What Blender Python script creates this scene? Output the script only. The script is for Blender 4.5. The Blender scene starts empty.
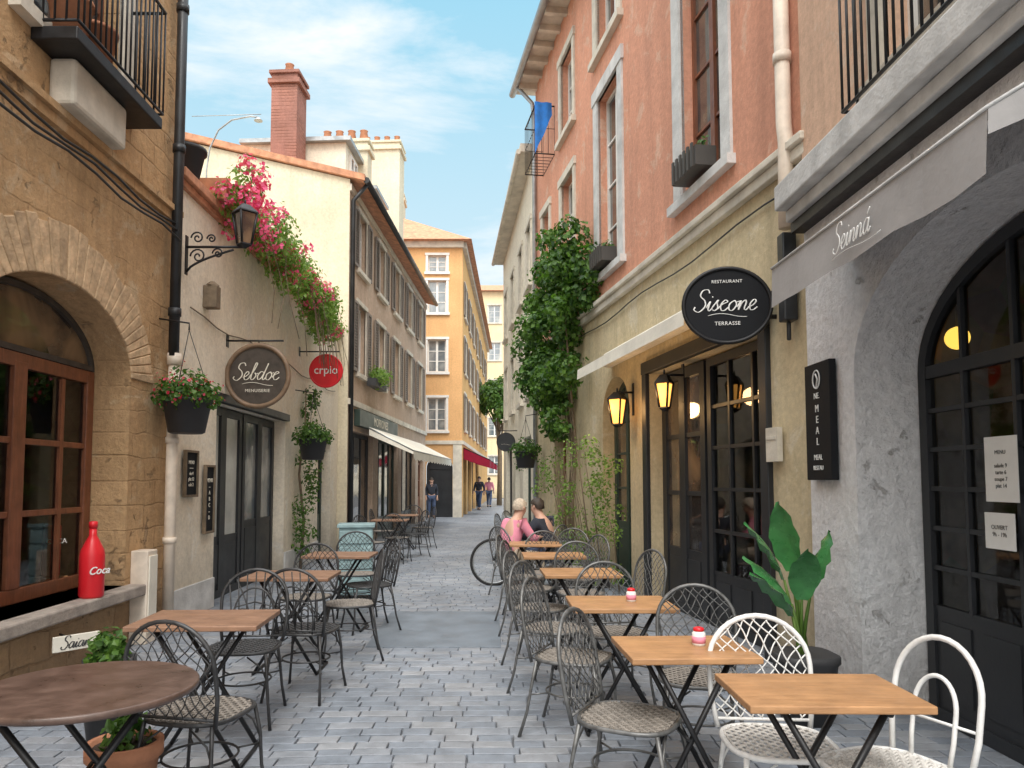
import bpy, math, random
from math import sin, cos, pi, radians, sqrt, atan2
from mathutils import Vector, Matrix, Euler
random.seed(7)
S=bpy.context.scene
COL=S.collection
R=random.random
def U(a,b): return a+(b-a)*R()

# ---------------------------------------------------------------- materials
def newmat(name):
    m=bpy.data.materials.new(name); m.use_nodes=True
    return m,m.node_tree,m.node_tree.nodes['Principled BSDF']
def nd(nt,t,ins=None,**kw):
    n=nt.nodes.new(t)
    for k,v in kw.items(): setattr(n,k,v)
    return n
def c4(c): return (c[0],c[1],c[2],1)
def mixc(nt,fac,a,b,mode='MIX'):
    n=nt.nodes.new('ShaderNodeMix'); n.data_type='RGBA'; n.blend_type=mode
    for s,v in ((n.inputs[0],fac),(n.inputs[6],a),(n.inputs[7],b)):
        if isinstance(v,bpy.types.NodeSocket): nt.links.new(v,s)
        elif isinstance(v,(int,float)): s.default_value=v
        else: s.default_value=c4(v)
    return n.outputs[2]
def mrange(nt,v,a,b,c,d):
    n=nt.nodes.new('ShaderNodeMapRange'); nt.links.new(v,n.inputs[0])
    for i,x in enumerate((a,b,c,d)): n.inputs[i+1].default_value=x
    return n.outputs[0]
def noise_(nt,vec,scale,detail=4,rough=.55,dist=0):
    n=nd(nt,'ShaderNodeTexNoise'); n.inputs['Scale'].default_value=scale; n.inputs['Detail'].default_value=detail
    n.inputs['Roughness'].default_value=rough; n.inputs['Distortion'].default_value=dist
    nt.links.new(vec,n.inputs['Vector']); return n.outputs['Fac']
def bump_(nt,b,h,dist,strength=1,prev=None):
    n=nd(nt,'ShaderNodeBump'); n.inputs['Strength'].default_value=strength; n.inputs['Distance'].default_value=dist
    nt.links.new(h,n.inputs['Height'])
    if prev: nt.links.new(prev,n.inputs['Normal'])
    nt.links.new(n.outputs[0],b.inputs['Normal']); return n.outputs[0]
def mapping(nt,vec,sc):
    n=nd(nt,'ShaderNodeMapping'); n.inputs['Scale'].default_value=sc; nt.links.new(vec,n.inputs['Vector']); return n.outputs[0]

def simple(name,col,rough=.5,metal=0,var=.2,vs=5,bump=.0,bs=60,island=0,spec=.5):
    m,nt,b=newmat(name)
    tc=nd(nt,'ShaderNodeTexCoord').outputs['Object']
    f=noise_(nt,tc,vs,5,.6)
    k=mrange(nt,f,.3,.7,1-var,1+var)
    cc=mixc(nt,1,col,k,'MULTIPLY')
    if island:
        g=nd(nt,'ShaderNodeNewGeometry').outputs['Random Per Island']
        cc=mixc(nt,1,cc,mrange(nt,g,0,1,1-island,1+island),'MULTIPLY')
    nt.links.new(cc,b.inputs['Base Color'])
    r=mrange(nt,f,.3,.7,max(.02,rough-.1),min(1,rough+.1)); nt.links.new(r,b.inputs['Roughness'])
    b.inputs['Metallic'].default_value=metal; b.inputs['Specular IOR Level'].default_value=spec
    if bump: bump_(nt,b,noise_(nt,tc,bs,5,.6),bump)
    return m
def plaster(name,c1,c2,patch=None,bump=.01,rough_big=.0,stain=.35,courses=False,seed=0,course_size=(.6,.28),chips=None,cstr=.95):
    m,nt,b=newmat(name)
    tc0=nd(nt,'ShaderNodeTexCoord').outputs['Object']
    mp=nd(nt,'ShaderNodeMapping'); mp.inputs['Location'].default_value=(seed*3.7,seed*1.3,0); nt.links.new(tc0,mp.inputs['Vector']); tc=mp.outputs[0]
    big=noise_(nt,tc,.9,8,.65)
    col=mixc(nt,mrange(nt,big,.35,.65,0,1),c1,c2)
    if patch:
        p=noise_(nt,tc,2.3,9,.7,.6)
        col=mixc(nt,mrange(nt,p,.56,.62,0,.8),col,patch)
    st=noise_(nt,mapping(nt,tc,(2.6,2.6,.22)),1.6,6,.7)
    col=mixc(nt,mrange(nt,st,.47,.76,0,stain),col,tuple(x*.42 for x in c2))
    st2=noise_(nt,mapping(nt,tc,(7,7,.5)),1.3,5,.7)
    col=mixc(nt,mrange(nt,st2,.55,.8,0,stain*.8),col,tuple(x*.5 for x in c2))
    fine=noise_(nt,tc,18,8,.75)
    col=mixc(nt,1,col,mrange(nt,fine,.3,.7,.82,1.14),'MULTIPLY')
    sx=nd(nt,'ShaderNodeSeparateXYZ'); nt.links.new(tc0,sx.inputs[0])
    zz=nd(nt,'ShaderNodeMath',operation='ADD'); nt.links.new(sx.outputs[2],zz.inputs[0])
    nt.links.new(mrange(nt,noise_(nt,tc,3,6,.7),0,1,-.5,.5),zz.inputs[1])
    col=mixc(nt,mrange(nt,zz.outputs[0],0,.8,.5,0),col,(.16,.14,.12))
    prev=None
    if chips:
        ch=noise_(nt,tc,3.4,10,.75,.4); k=mrange(nt,ch,.62,.645,0,.8)
        col=mixc(nt,k,col,chips)
        prev=bump_(nt,b,mrange(nt,ch,.61,.66,1,0),.010,1,prev)
    if courses:
        cb=nd(nt,'ShaderNodeCombineXYZ'); nt.links.new(sx.outputs[0],cb.inputs[0]); nt.links.new(sx.outputs[2],cb.inputs[1])
        dn=nd(nt,'ShaderNodeTexNoise'); dn.inputs['Scale'].default_value=2.5; nt.links.new(cb.outputs[0],dn.inputs['Vector'])
        vm=nd(nt,'ShaderNodeVectorMath',operation='MULTIPLY_ADD'); nt.links.new(dn.outputs['Color'],vm.inputs[0]); vm.inputs[1].default_value=(.16,.10,0); nt.links.new(cb.outputs[0],vm.inputs[2])
        br=nd(nt,'ShaderNodeTexBrick'); nt.links.new(vm.outputs[0],br.inputs['Vector'])
        br.inputs['Scale'].default_value=1; br.inputs['Brick Width'].default_value=course_size[0]; br.inputs['Row Height'].default_value=course_size[1]
        br.inputs['Mortar Size'].default_value=.012; br.inputs['Mortar Smooth'].default_value=.8
        br.inputs['Color1'].default_value=(.82,.80,.76,1); br.inputs['Color2'].default_value=(1.10,1.08,1.04,1); br.inputs['Mortar'].default_value=(.72,.68,.62,1)
        msk=mrange(nt,noise_(nt,tc,1.1,6,.6),.42,.58,.1,cstr)
        col=mixc(nt,msk,col,mixc(nt,1,col,br.outputs['Color'],'MULTIPLY'))
        inv=mixc(nt,msk,(1,1,1),mrange(nt,br.outputs['Fac'],0,1,1,0))
        prev=bump_(nt,b,inv,.010,1,prev)
    if rough_big:
        prev=bump_(nt,b,noise_(nt,tc,5,5,.6),rough_big,1,prev)
    bump_(nt,b,fine,bump,1,prev)
    nt.links.new(col,b.inputs['Base Color']); b.inputs['Roughness'].default_value=.9; b.inputs['Specular IOR Level'].default_value=.25
    return m
def leafmat(name,ca,cb_,tr_=.35):
    m,nt,b=newmat(name)
    g=nd(nt,'ShaderNodeNewGeometry').outputs['Random Per Island']
    col=mixc(nt,g,ca,cb_)
    nt.links.new(col,b.inputs['Base Color']); b.inputs['Roughness'].default_value=.5
    tr=nd(nt,'ShaderNodeBsdfTranslucent'); nt.links.new(mixc(nt,1,col,(1.3,1.4,.7),'MULTIPLY'),tr.inputs[0])
    mx=nd(nt,'ShaderNodeMixShader'); mx.inputs[0].default_value=tr_
    nt.links.new(b.outputs[0],mx.inputs[1]); nt.links.new(tr.outputs[0],mx.inputs[2])
    nt.links.new(mx.outputs[0],nt.nodes['Material Output'].inputs[0]); return m
def wood(name,ca,cb_,rough=.45,sc=(1.2,14,14)):
    m,nt,b=newmat(name)
    tc=nd(nt,'ShaderNodeTexCoord').outputs['Object']
    v=mapping(nt,tc,sc)
    n=noise_(nt,v,3,8,.65,1.2)
    col=mixc(nt,mrange(nt,n,.35,.68,0,1),ca,cb_)
    nt.links.new(mixc(nt,1,col,mrange(nt,noise_(nt,tc,9,3),.3,.7,.82,1.12),'MULTIPLY'),b.inputs['Base Color'])
    nt.links.new(mrange(nt,noise_(nt,tc,5,5),.35,.65,rough-.12,rough+.15),b.inputs['Roughness']); bump_(nt,b,n,.002); return m
def glassdark(name,col=(.03,.035,.04),tint=(.20,.17,.12),rough=.06):
    m,nt,b=newmat(name)
    tc=nd(nt,'ShaderNodeTexCoord').outputs['Object']
    n=noise_(nt,tc,1.6,3,.5,.5)
    col_=mixc(nt,mrange(nt,n,.45,.7,0,1),col,tint)
    nt.links.new(col_,b.inputs['Base Color']); b.inputs['Roughness'].default_value=rough
    b.inputs['Specular IOR Level'].default_value=1.0; b.inputs['IOR'].default_value=1.8
    bump_(nt,b,noise_(nt,tc,2,2),.01,.5); return m
def glassclear(name):
    m,nt,b=newmat(name)
    t=nd(nt,'ShaderNodeBsdfTransparent'); t.inputs[0].default_value=(.9,.92,.9,1)
    g=nd(nt,'ShaderNodeBsdfGlossy'); g.inputs['Roughness'].default_value=.03
    fr=nd(nt,'ShaderNodeFresnel'); fr.inputs[0].default_value=1.65
    mx=nd(nt,'ShaderNodeMixShader'); nt.links.new(fr.outputs[0],mx.inputs[0]); nt.links.new(t.outputs[0],mx.inputs[1]); nt.links.new(g.outputs[0],mx.inputs[2])
    nt.links.new(mx.outputs[0],nt.nodes['Material Output'].inputs[0]); return m
def emis(name,col,st):
    m,nt,b=newmat(name); b.inputs['Base Color'].default_value=c4(col); b.inputs['Emission Color'].default_value=c4(col); b.inputs['Emission Strength'].default_value=st; return m

M={}
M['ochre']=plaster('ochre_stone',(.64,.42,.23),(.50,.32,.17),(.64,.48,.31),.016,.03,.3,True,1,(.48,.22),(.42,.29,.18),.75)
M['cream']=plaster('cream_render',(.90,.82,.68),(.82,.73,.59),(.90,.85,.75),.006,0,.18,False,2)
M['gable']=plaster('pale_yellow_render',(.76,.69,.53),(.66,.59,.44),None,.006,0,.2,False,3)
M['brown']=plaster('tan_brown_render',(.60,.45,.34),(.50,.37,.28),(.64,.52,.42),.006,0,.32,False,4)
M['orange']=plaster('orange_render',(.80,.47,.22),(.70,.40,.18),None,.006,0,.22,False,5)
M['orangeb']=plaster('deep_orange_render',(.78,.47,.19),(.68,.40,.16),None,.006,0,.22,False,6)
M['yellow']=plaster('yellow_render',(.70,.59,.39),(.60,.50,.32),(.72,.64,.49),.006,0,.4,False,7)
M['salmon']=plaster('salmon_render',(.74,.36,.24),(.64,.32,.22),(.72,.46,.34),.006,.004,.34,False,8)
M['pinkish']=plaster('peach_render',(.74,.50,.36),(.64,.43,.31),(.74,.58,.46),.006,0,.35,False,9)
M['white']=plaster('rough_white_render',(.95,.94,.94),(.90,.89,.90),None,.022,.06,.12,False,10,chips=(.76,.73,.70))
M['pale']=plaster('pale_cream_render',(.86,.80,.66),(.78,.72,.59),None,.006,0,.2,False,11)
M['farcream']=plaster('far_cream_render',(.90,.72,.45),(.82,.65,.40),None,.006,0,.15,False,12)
M['stone']=simple('trim_stone',(.64,.59,.50),.85,0,.22,3,.006,30)
M['greystone']=simple('grey_trim_stone',(.60,.60,.59),.85,0,.25,3,.006,30)
M['sill']=simple('brown_grey_sill_stone',(.36,.31,.27),.85,0,.3,6,.008,24)
M['vouss']=simple('arch_stone',(.58,.41,.25),.9,0,.3,9,.014,22,island=.14)
M['black']=simple('black_iron',(.018,.018,.02),.45,.3,.3,9,.001,80)
M['blackp']=simple('black_paint',(.022,.024,.028),.45,0,.3,3,.001,40)
M['blackm']=simple('matt_black_board',(.014,.015,.018),.75,0,.2,3,spec=.2)
M['grey_metal']=simple('weathered_grey_metal',(.15,.15,.148),.42,.4,.35,20,.0008,90)
M['dark_metal']=simple('dark_iron_chair',(.05,.05,.052),.42,.3,.35,20,.0008,90)
M['wicker_d']=simple('grey_brown_wicker',(.22,.195,.17),.7,0,.3,30,.002,120)
M['whitem']=simple('white_painted_metal',(.80,.79,.77),.4,0,.12,20,.0005,90)
M['wicker_w']=simple('pale_wicker',(.64,.61,.57),.6,0,.2,30,.002,120)
M['tablew']=wood('table_oak',(.50,.27,.125),(.37,.19,.085))
M['tabled']=wood('table_dark_oak',(.32,.18,.11),(.22,.12,.075))
M['roundt']=simple('brown_enamel',(.105,.065,.05),.36,0,.35,10,.001,50)
M['windoww']=wood('window_mahogany',(.24,.085,.04),(.15,.052,.026),.4,(8,8,1))
M['glass']=glassdark('window_glass')
M['glassb']=glassdark('bright_window_glass',(.14,.17,.19),(.45,.46,.44),.08)
M['shopglass']=glassdark('shop_glass',(.035,.03,.028),(.28,.18,.10),.05)
M['clear']=glassclear('clear_glass')
M['wframe']=simple('white_window_paint',(.78,.76,.72),.5,0,.12,6)
M['shutter']=simple('grey_shutter_paint',(.24,.20,.17),.6,0,.2,5)
M['boxdark']=simple('dark_window_box',(.06,.055,.05),.6,0,.2,5)
M['leaf']=leafmat('leaf_green',(.03,.09,.015),(.13,.25,.045))
M['leafl']=leafmat('leaf_light',(.09,.19,.025),(.28,.42,.10))
M['leafd']=leafmat('ivy_leaf',(.022,.075,.014),(.13,.26,.04))
M['bigleaf']=simple('glossy_leaf',(.06,.23,.07),.28,0,.3,8,.002,12)
M['pink']=leafmat('pink_petals',(.75,.05,.22),(.88,.20,.38))
M['redf']=leafmat('red_petals',(.62,.02,.06),(.80,.12,.22))
M['terra']=simple('terracotta',(.50,.22,.12),.8,0,.25,8,.002,60)
M['darkpot']=simple('dark_pot',(.04,.04,.043),.6,0,.2,8)
M['soil']=simple('soil',(.05,.035,.025),.95,0,.4,20,.01,40)
M['rooft']=simple('roof_tiles',(.54,.26,.15),.85,0,.35,6,.01,14)
M['slate']=simple('roof_slate',(.16,.155,.16),.7,0,.3,6,.005,14)
M['brick']=plaster('chimney_brick',(.40,.19,.15),(.30,.15,.12),None,.006,0,.4,True,13,(.22,.075))
M['maroon']=simple('maroon_canvas',(.26,.012,.035),.85,0,.2,3,spec=.2)
M['taupe']=simple('taupe_canvas',(.40,.385,.38),.85,0,.12,3,.003,25)
M['creamc']=simple('cream_canvas',(.80,.76,.66),.85,0,.12,3,.002,25)
M['letter']=simple('cream_lettering',(.80,.75,.64),.6,0,.03)
M['letterw']=simple('white_lettering',(.88,.88,.86),.6,0,.03)
M['letterd']=simple('dark_lettering',(.05,.05,.05),.5,0,.03)
M['signbrown']=simple('brown_grey_board',(.075,.062,.052),.7,0,.3,10,spec=.2)
M['rimwood']=simple('sign_rim_wood',(.20,.13,.08),.5,0,.25,10)
M['bark']=simple('bark',(.20,.15,.10),.85,0,.3,10,.01,20)
M['red']=simple('red_paint',(.72,.02,.03),.35,0,.06,6)
M['green']=simple('dark_green_paint',(.035,.06,.05),.45,0,.2,3)
M['teal']=simple('grey_teal_paint',(.26,.38,.40),.5,0,.3,8,.002,30)
M['blue']=simple('blue_cloth',(.03,.20,.62),.85,0,.2,8,.01,12)
M['pipec']=simple('cream_pipe_paint',(.76,.66,.55),.5,0,.2,5)
M['piped']=simple('dark_pipe_paint',(.03,.032,.035),.4,.2,.3,5)
M['zinc']=simple('zinc',(.40,.42,.43),.4,.6,.25,5)
M['lampg']=emis('lit_lamp_glass',(1,.45,.09),2.2)
M['globeg']=emis('lit_globe_glass',(1,.62,.10),1.6)
M['frost']=simple('frosted_pane',(.62,.64,.60),.15,0,.25,1.5)
M['paper']=simple('paper',(.80,.79,.76),.8,0,.06)
M['skin']=simple('skin',(.58,.35,.26),.55,0,.06)
M['hairg']=simple('light_hair',(.50,.42,.33),.7,0,.3,40,.004,90)
M['haird']=simple('dark_hair',(.04,.028,.02),.6,0,.3,40,.004,90)
M['pinks']=simple('pink_shirt_cloth',(.78,.28,.38),.85,0,.1,6,.006,9)
M['darks']=simple('dark_jacket_cloth',(.03,.035,.05),.85,0,.2,6,.006,9)
M['jeans']=simple('denim',(.07,.10,.18),.85,0,.2,9)
M['beige']=simple('beige_cloth',(.50,.43,.34),.85,0,.2,9)
M['tyre']=simple('rubber',(.02,.02,.02),.8)
M['ground']=simple('packed_joint_dirt',(.13,.135,.145),.95,0,.3,2,.01,20)
M['asphalt']=simple('smooth_slab',(.17,.20,.235),.55,0,.22,3,.004,60)
m,nt,b=newmat('interior_shade')
tc=nd(nt,'ShaderNodeTexCoord').outputs['Object']
vo=nd(nt,'ShaderNodeTexVoronoi'); vo.inputs['Scale'].default_value=2.6; nt.links.new(tc,vo.inputs['Vector'])
cc=mixc(nt,mrange(nt,noise_(nt,tc,2,3),.4,.7,0,1),(.12,.09,.07),(.45,.32,.20))
nt.links.new(mixc(nt,.4,cc,vo.outputs['Color'],'MULTIPLY'),b.inputs['Base Color']); b.inputs['Roughness'].default_value=.9
M['inside']=m
m,nt,b=newmat('paving_stone')
tc=nd(nt,'ShaderNodeTexCoord').outputs['Object']
g=nd(nt,'ShaderNodeNewGeometry').outputs['Random Per Island']
ra=nd(nt,'ShaderNodeValToRGB'); nt.links.new(g,ra.inputs[0])
e=ra.color_ramp.elements; e[0].position=0; e[0].color=(.205,.232,.272,1); e[1].position=1; e[1].color=(.305,.318,.342,1)
x=e.new(.4); x.color=(.235,.262,.305,1); x=e.new(.8); x.color=(.268,.285,.315,1)
n1=noise_(nt,tc,7,8,.7); n2=noise_(nt,tc,.6,6,.65); n3=noise_(nt,tc,60,4,.7); n4=noise_(nt,tc,22,5,.7)
col=mixc(nt,1,ra.outputs[0],mrange(nt,n1,.3,.7,.76,1.22),'MULTIPLY')
col=mixc(nt,1,col,mrange(nt,n2,.35,.65,.78,1.15),'MULTIPLY')
col=mixc(nt,mrange(nt,n4,.60,.72,0,.40),col,(.12,.12,.125))
nt.links.new(col,b.inputs['Base Color']); nt.links.new(mrange(nt,n1,.3,.7,.34,.65),b.inputs['Roughness'])
p=bump_(nt,b,n1,.010); p=bump_(nt,b,n4,.004,1,p); bump_(nt,b,n3,.002,1,p)
M['paver']=m

# ---------------------------------------------------------------- mesh builder
class MB:
    def __init__(s): s.v=[];s.f=[];s.m=[];s.sm=[];s.mi=0
    def add(s,vs,fs,smooth=False):
        o=len(s.v); s.v+=[tuple(v) for v in vs]; s.f+=[tuple(i+o for i in f) for f in fs]
        s.m+=[s.mi]*len(fs); s.sm+=[smooth]*len(fs); return s
    def box(s,x0,x1,y0,y1,z0,z1):
        vs=[(x,y,z) for x in (x0,x1) for y in (y0,y1) for z in (z0,z1)]
        return s.add(vs,[(0,1,3,2),(4,6,7,5),(0,4,5,1),(2,3,7,6),(0,2,6,4),(1,5,7,3)])
    def quad(s,*p): return s.add(p,[tuple(range(len(p)))])
    def tube(s,pts,r,n=8,closed=False,caps=True):
        P=[Vector(p) for p in pts]; k=len(P)
        rr=r if isinstance(r,(list,tuple)) else [r]*k
        T=[]
        for i in range(k):
            if closed: t=P[(i+1)%k]-P[i-1]
            else: t=P[min(i+1,k-1)]-P[max(i-1,0)]
            T.append(t.normalized() if t.length>1e-9 else Vector((0,0,1)))
        up=Vector((0,0,1)) if abs(T[0].z)<.9 else Vector((1,0,0))
        a=T[0].cross(up).normalized(); vs=[]
        for i in range(k):
            a=(a-T[i]*a.dot(T[i]))
            a=a.normalized() if a.length>1e-6 else T[i].orthogonal().normalized()
            b_=T[i].cross(a)
            for j in range(n):
                an=2*pi*j/n; vs.append(P[i]+(a*cos(an)+b_*sin(an))*rr[i])
        fs=[]
        for i in range(k if closed else k-1):
            i2=(i+1)%k
            for j in range(n):
                j2=(j+1)%n; fs.append((i*n+j,i*n+j2,i2*n+j2,i2*n+j))
        s.add(vs,fs,n>3)
        if caps and not closed:
            o=len(s.v)-k*n
            s.f+=[tuple(o+j for j in range(n))[::-1],tuple(o+(k-1)*n+j for j in range(n))]; s.m+=[s.mi]*2; s.sm+=[False]*2
        return s
    def lathe(s,prof,c=(0,0,0),n=24,smooth=True,sq=0):
        vs=[];k=len(prof)
        for r,z in prof:
            for j in range(n):
                a=2*pi*j/n; q=1
                if sq: q=1/( (abs(cos(a))**sq+abs(sin(a))**sq)**(1/sq))
                vs.append((c[0]+r*q*cos(a),c[1]+r*q*sin(a),c[2]+z))
        fs=[(i*n+j,i*n+(j+1)%n,(i+1)*n+(j+1)%n,(i+1)*n+j) for i in range(k-1) for j in range(n)]
        s.add(vs,fs,smooth)
        o=len(s.v)-k*n
        s.f+=[tuple(o+j for j in range(n))[::-1],tuple(o+(k-1)*n+j for j in range(n))]; s.m+=[s.mi]*2; s.sm+=[False]*2
        return s
    def disc_y(s,cx,cz,r,y0,y1,n=40,rz=None):
        rz=rz or r
        vs=[(cx+r*cos(2*pi*j/n),y,cz+rz*sin(2*pi*j/n)) for y in (y0,y1) for j in range(n)]
        fs=[(j,(j+1)%n,n+(j+1)%n,n+j) for j in range(n)]+[tuple(range(n)),tuple(range(n,2*n))[::-1]]
        return s.add(vs,fs)
    def mesh(s,name,mats):
        me=bpy.data.meshes.new(name); me.from_pydata(s.v,[],s.f)
        for mm in mats: me.materials.append(mm)
        me.polygons.foreach_set('material_index',s.m); me.polygons.foreach_set('use_smooth',s.sm)
        me.update(); return me
    def obj(s,name,mats,parent=None,loc=(0,0,0),rot=0,bevel=0,me=None):
        if not isinstance(mats,(list,tuple)): mats=[mats]
        return mkobj(name,s.mesh(name,mats),parent,loc,rot,bevel)
def mkobj(name,me,parent=None,loc=(0,0,0),rot=0,bevel=0):
    o=bpy.data.objects.new(name,me); COL.objects.link(o)
    o.location=loc
    o.rotation_euler=rot if isinstance(rot,(tuple,list,Euler)) else (0,0,rot)
    if parent: o.parent=parent
    if bevel:
        md=o.modifiers.new('bevel','BEVEL'); md.width=bevel; md.segments=2; md.limit_method='ANGLE'; md.angle_limit=radians(40)
    return o
def thing(name,label,cat,loc=(0,0,0),rot=0,group=None,me=None):
    o=mkobj(name,me,None,loc,rot); o['label']=label; o['category']=cat
    if group: o['group']=group
    return o
def structure(o,label=None):
    o['kind']='structure'
    if label: o['label']=label
    return o
def clone(root,loc,rot,label=None):
    def cp(o,par):
        n=o.copy(); COL.objects.link(n)
        if par: n.parent=par
        for ch in list(o.children): cp(ch,n)
        return n
    n=cp(root,None); n.location=loc; n.rotation_euler=(0,0,rot)
    if label: n['label']=label
    return n
def fx(fr,x,y,z):
    if fr is None: return (x,y,z),0
    ox,oy,a=fr; return (ox+x*cos(a)-y*sin(a),oy+x*sin(a)+y*cos(a),z),a

def text(parent,body,size,loc,mat,shear=0,rz=0,off=0,sx=1,name='lettering',line=1.0,space=1.0,ext=.002):
    cu=bpy.data.curves.new('lettering','FONT'); cu.body=body; cu.size=size; cu.shear=shear; cu.extrude=ext; cu.offset=off
    cu.align_x='CENTER'; cu.align_y='CENTER'; cu.space_line=line; cu.space_character=space; cu.resolution_u=3
    t=bpy.data.objects.new('tmp',cu); COL.objects.link(t)
    dg=bpy.context.evaluated_depsgraph_get(); dg.update()
    me=bpy.data.meshes.new_from_object(t.evaluated_get(dg)); bpy.data.objects.remove(t)
    me.transform(Matrix.Rotation(pi/2,4,'X')@Matrix.Diagonal((sx,1,1,1)))
    me.materials.clear(); me.materials.append(mat)
    return mkobj(name,me,parent,loc,rz)
GL={'S':([[(.52,.86),(.40,1.04),(.16,1.0),(.12,.74),(.38,.50),(.46,.22),(.24,-.05),(-.02,.06),(.0,.2)]],.56),
 'a':([[(.36,.44),(.18,.5),(.03,.26),(.12,.0),(.30,.14),(.38,.48),(.36,.12),(.44,.0),(.54,.14)]],.50),
 'b':([[(-.02,.14),(.16,.55),(.26,.98),(.16,1.02),(.10,.55),(.10,.08),(.24,.0),(.38,.24),(.26,.42),(.36,.36),(.48,.40)]],.46),
 'c':([[(-.02,.14),(.1,.3),(.32,.42),(.18,.5),(.04,.28),(.12,.02),(.28,.0),(.42,.14)]],.40),
 'd':([[(.36,.44),(.18,.5),(.03,.26),(.12,.0),(.30,.14),(.42,.6),(.48,1.02),(.38,.3),(.38,.04),(.46,.0),(.56,.14)]],.52),
 'o':([[(.24,.48),(.05,.32),(.08,.04),(.26,.0),(.38,.26),(.24,.48),(.34,.40),(.48,.44)]],.46),
 'n':([[(-.02,.14),(.08,.46),(.07,.0),(.14,.32),(.28,.48),(.35,.34),(.33,.06),(.43,.0),(.53,.14)]],.50),
 'e':([[(-.02,.14),(.18,.22),(.30,.40),(.18,.50),(.05,.28),(.12,.02),(.28,.0),(.42,.14)]],.40),
 'i':([[(-.02,.14),(.10,.46),(.08,.08),(.17,.0),(.27,.14)],[(.14,.66),(.16,.70)]],.27),
 's':([[(-.02,.14),(.18,.52),(.17,.36),(.26,.14),(.14,.0),(.02,.05)],[(.2,.03),(.32,.14)]],.33),
 'r':([[(-.02,.14),(.08,.52),(.14,.42),(.28,.42),(.25,.16),(.31,.0),(.42,.14)]],.40)}
GL['á']=(GL['a'][0]+[[(.22,.64),(.38,.82)]],.50)
def script_word(parent,word,size,loc,mat,rad=.045,slant=.28):
    mb=MB(); W=sum(GL[c][1] for c in word); x=-W/2
    for c in word:
        for st in GL[c][0]:
            P=[Vector((p[0],p[1])) for p in st]; pts=[]
            for i in range(len(P)-1):
                p0=P[max(i-1,0)];p1=P[i];p2=P[i+1];p3=P[min(i+2,len(P)-1)]
                for k in range(5):
                    t=k/5; q=.5*((2*p1)+(p2-p0)*t+(2*p0-5*p1+4*p2-p3)*t*t+(3*p1-p0-3*p2+p3)*t**3); pts.append(q)
            pts.append(P[-1])
            pp=[((x+q.x+slant*(q.y-.4))*size,0,(q.y-.4)*size) for q in pts]
            n=len(pp); rr=[]
            for i in range(n):
                a=pts[min(i+1,n-1)]-pts[max(0,i-1)]; dn=abs(a.y)/(a.length+1e-6)
                rr.append(rad*size*(.45+.7*dn))
            mb.tube(pp,rr,5)
        x+=GL[c][1]
    me=mb.mesh('lettering',[mat]); me.transform(Matrix.Diagonal((1,.25,1,1)))
    return mkobj('lettering',me,parent,loc)

def arch_z(x,x0,x1,z1,rise):
    hw=(x1-x0)/2; t=(x-(x0+x1)/2)/hw; t=max(-1,min(1,t)); return z1-rise+rise*sqrt(max(0,1-t*t))
def wall(mb,x0,x1,z0,z1,holes,th=.3):
    xs=sorted(set([x0,x1]+[h[0] for h in holes]+[h[1] for h in holes])); zs=sorted(set([z0,z1]+[h[2] for h in holes]+[h[3] for h in holes]))
    for i in range(len(xs)-1):
        for j in range(len(zs)-1):
            a,b_,c,d=xs[i],xs[i+1],zs[j],zs[j+1]; mx,mz=(a+b_)/2,(c+d)/2
            if any(h[0]<mx<h[1] and h[2]<mz<h[3] for h in holes): continue
            mb.quad((a,0,c),(b_,0,c),(b_,0,d),(a,0,d))
    for h in holes:
        a,b_,c,d=h[:4]; rise=h[4] if len(h)>4 else 0; sp=d-rise
        mb.quad((a,0,c),(a,th,c),(a,th,sp),(a,0,sp)); mb.quad((b_,0,c),(b_,0,sp),(b_,th,sp),(b_,th,c))
        if c>z0+.001: mb.quad((a,0,c),(b_,0,c),(b_,th,c),(a,th,c))
        if not rise: mb.quad((a,0,d),(a,th,d),(b_,th,d),(b_,0,d))
        else:
            n=28; X=[(a+b_)/2-(b_-a)/2*cos(pi*i/n) for i in range(n+1)]; Z=[arch_z(x,a,b_,d,rise) for x in X]
            for i in range(n):
                mb.quad((X[i],0,Z[i]),(X[i+1],0,Z[i+1]),(X[i+1],0,d),(X[i],0,d))
                mb.add([(X[i],0,Z[i]),(X[i],th,Z[i]),(X[i+1],th,Z[i+1]),(X[i+1],0,Z[i+1])],[(0,1,2,3)],True)
def shell(mb,x0,x1,dep,z0,z1,top=True):
    mb.quad((x0,0,z0),(x0,0,z1),(x0,dep,z1),(x0,dep,z0)); mb.quad((x1,0,z0),(x1,dep,z0),(x1,dep,z1),(x1,0,z1))
    mb.quad((x0,dep,z0),(x0,dep,z1),(x1,dep,z1),(x1,dep,z0))
    if top: mb.quad((x0,0,z1),(x1,0,z1),(x1,dep,z1),(x0,dep,z1))
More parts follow.
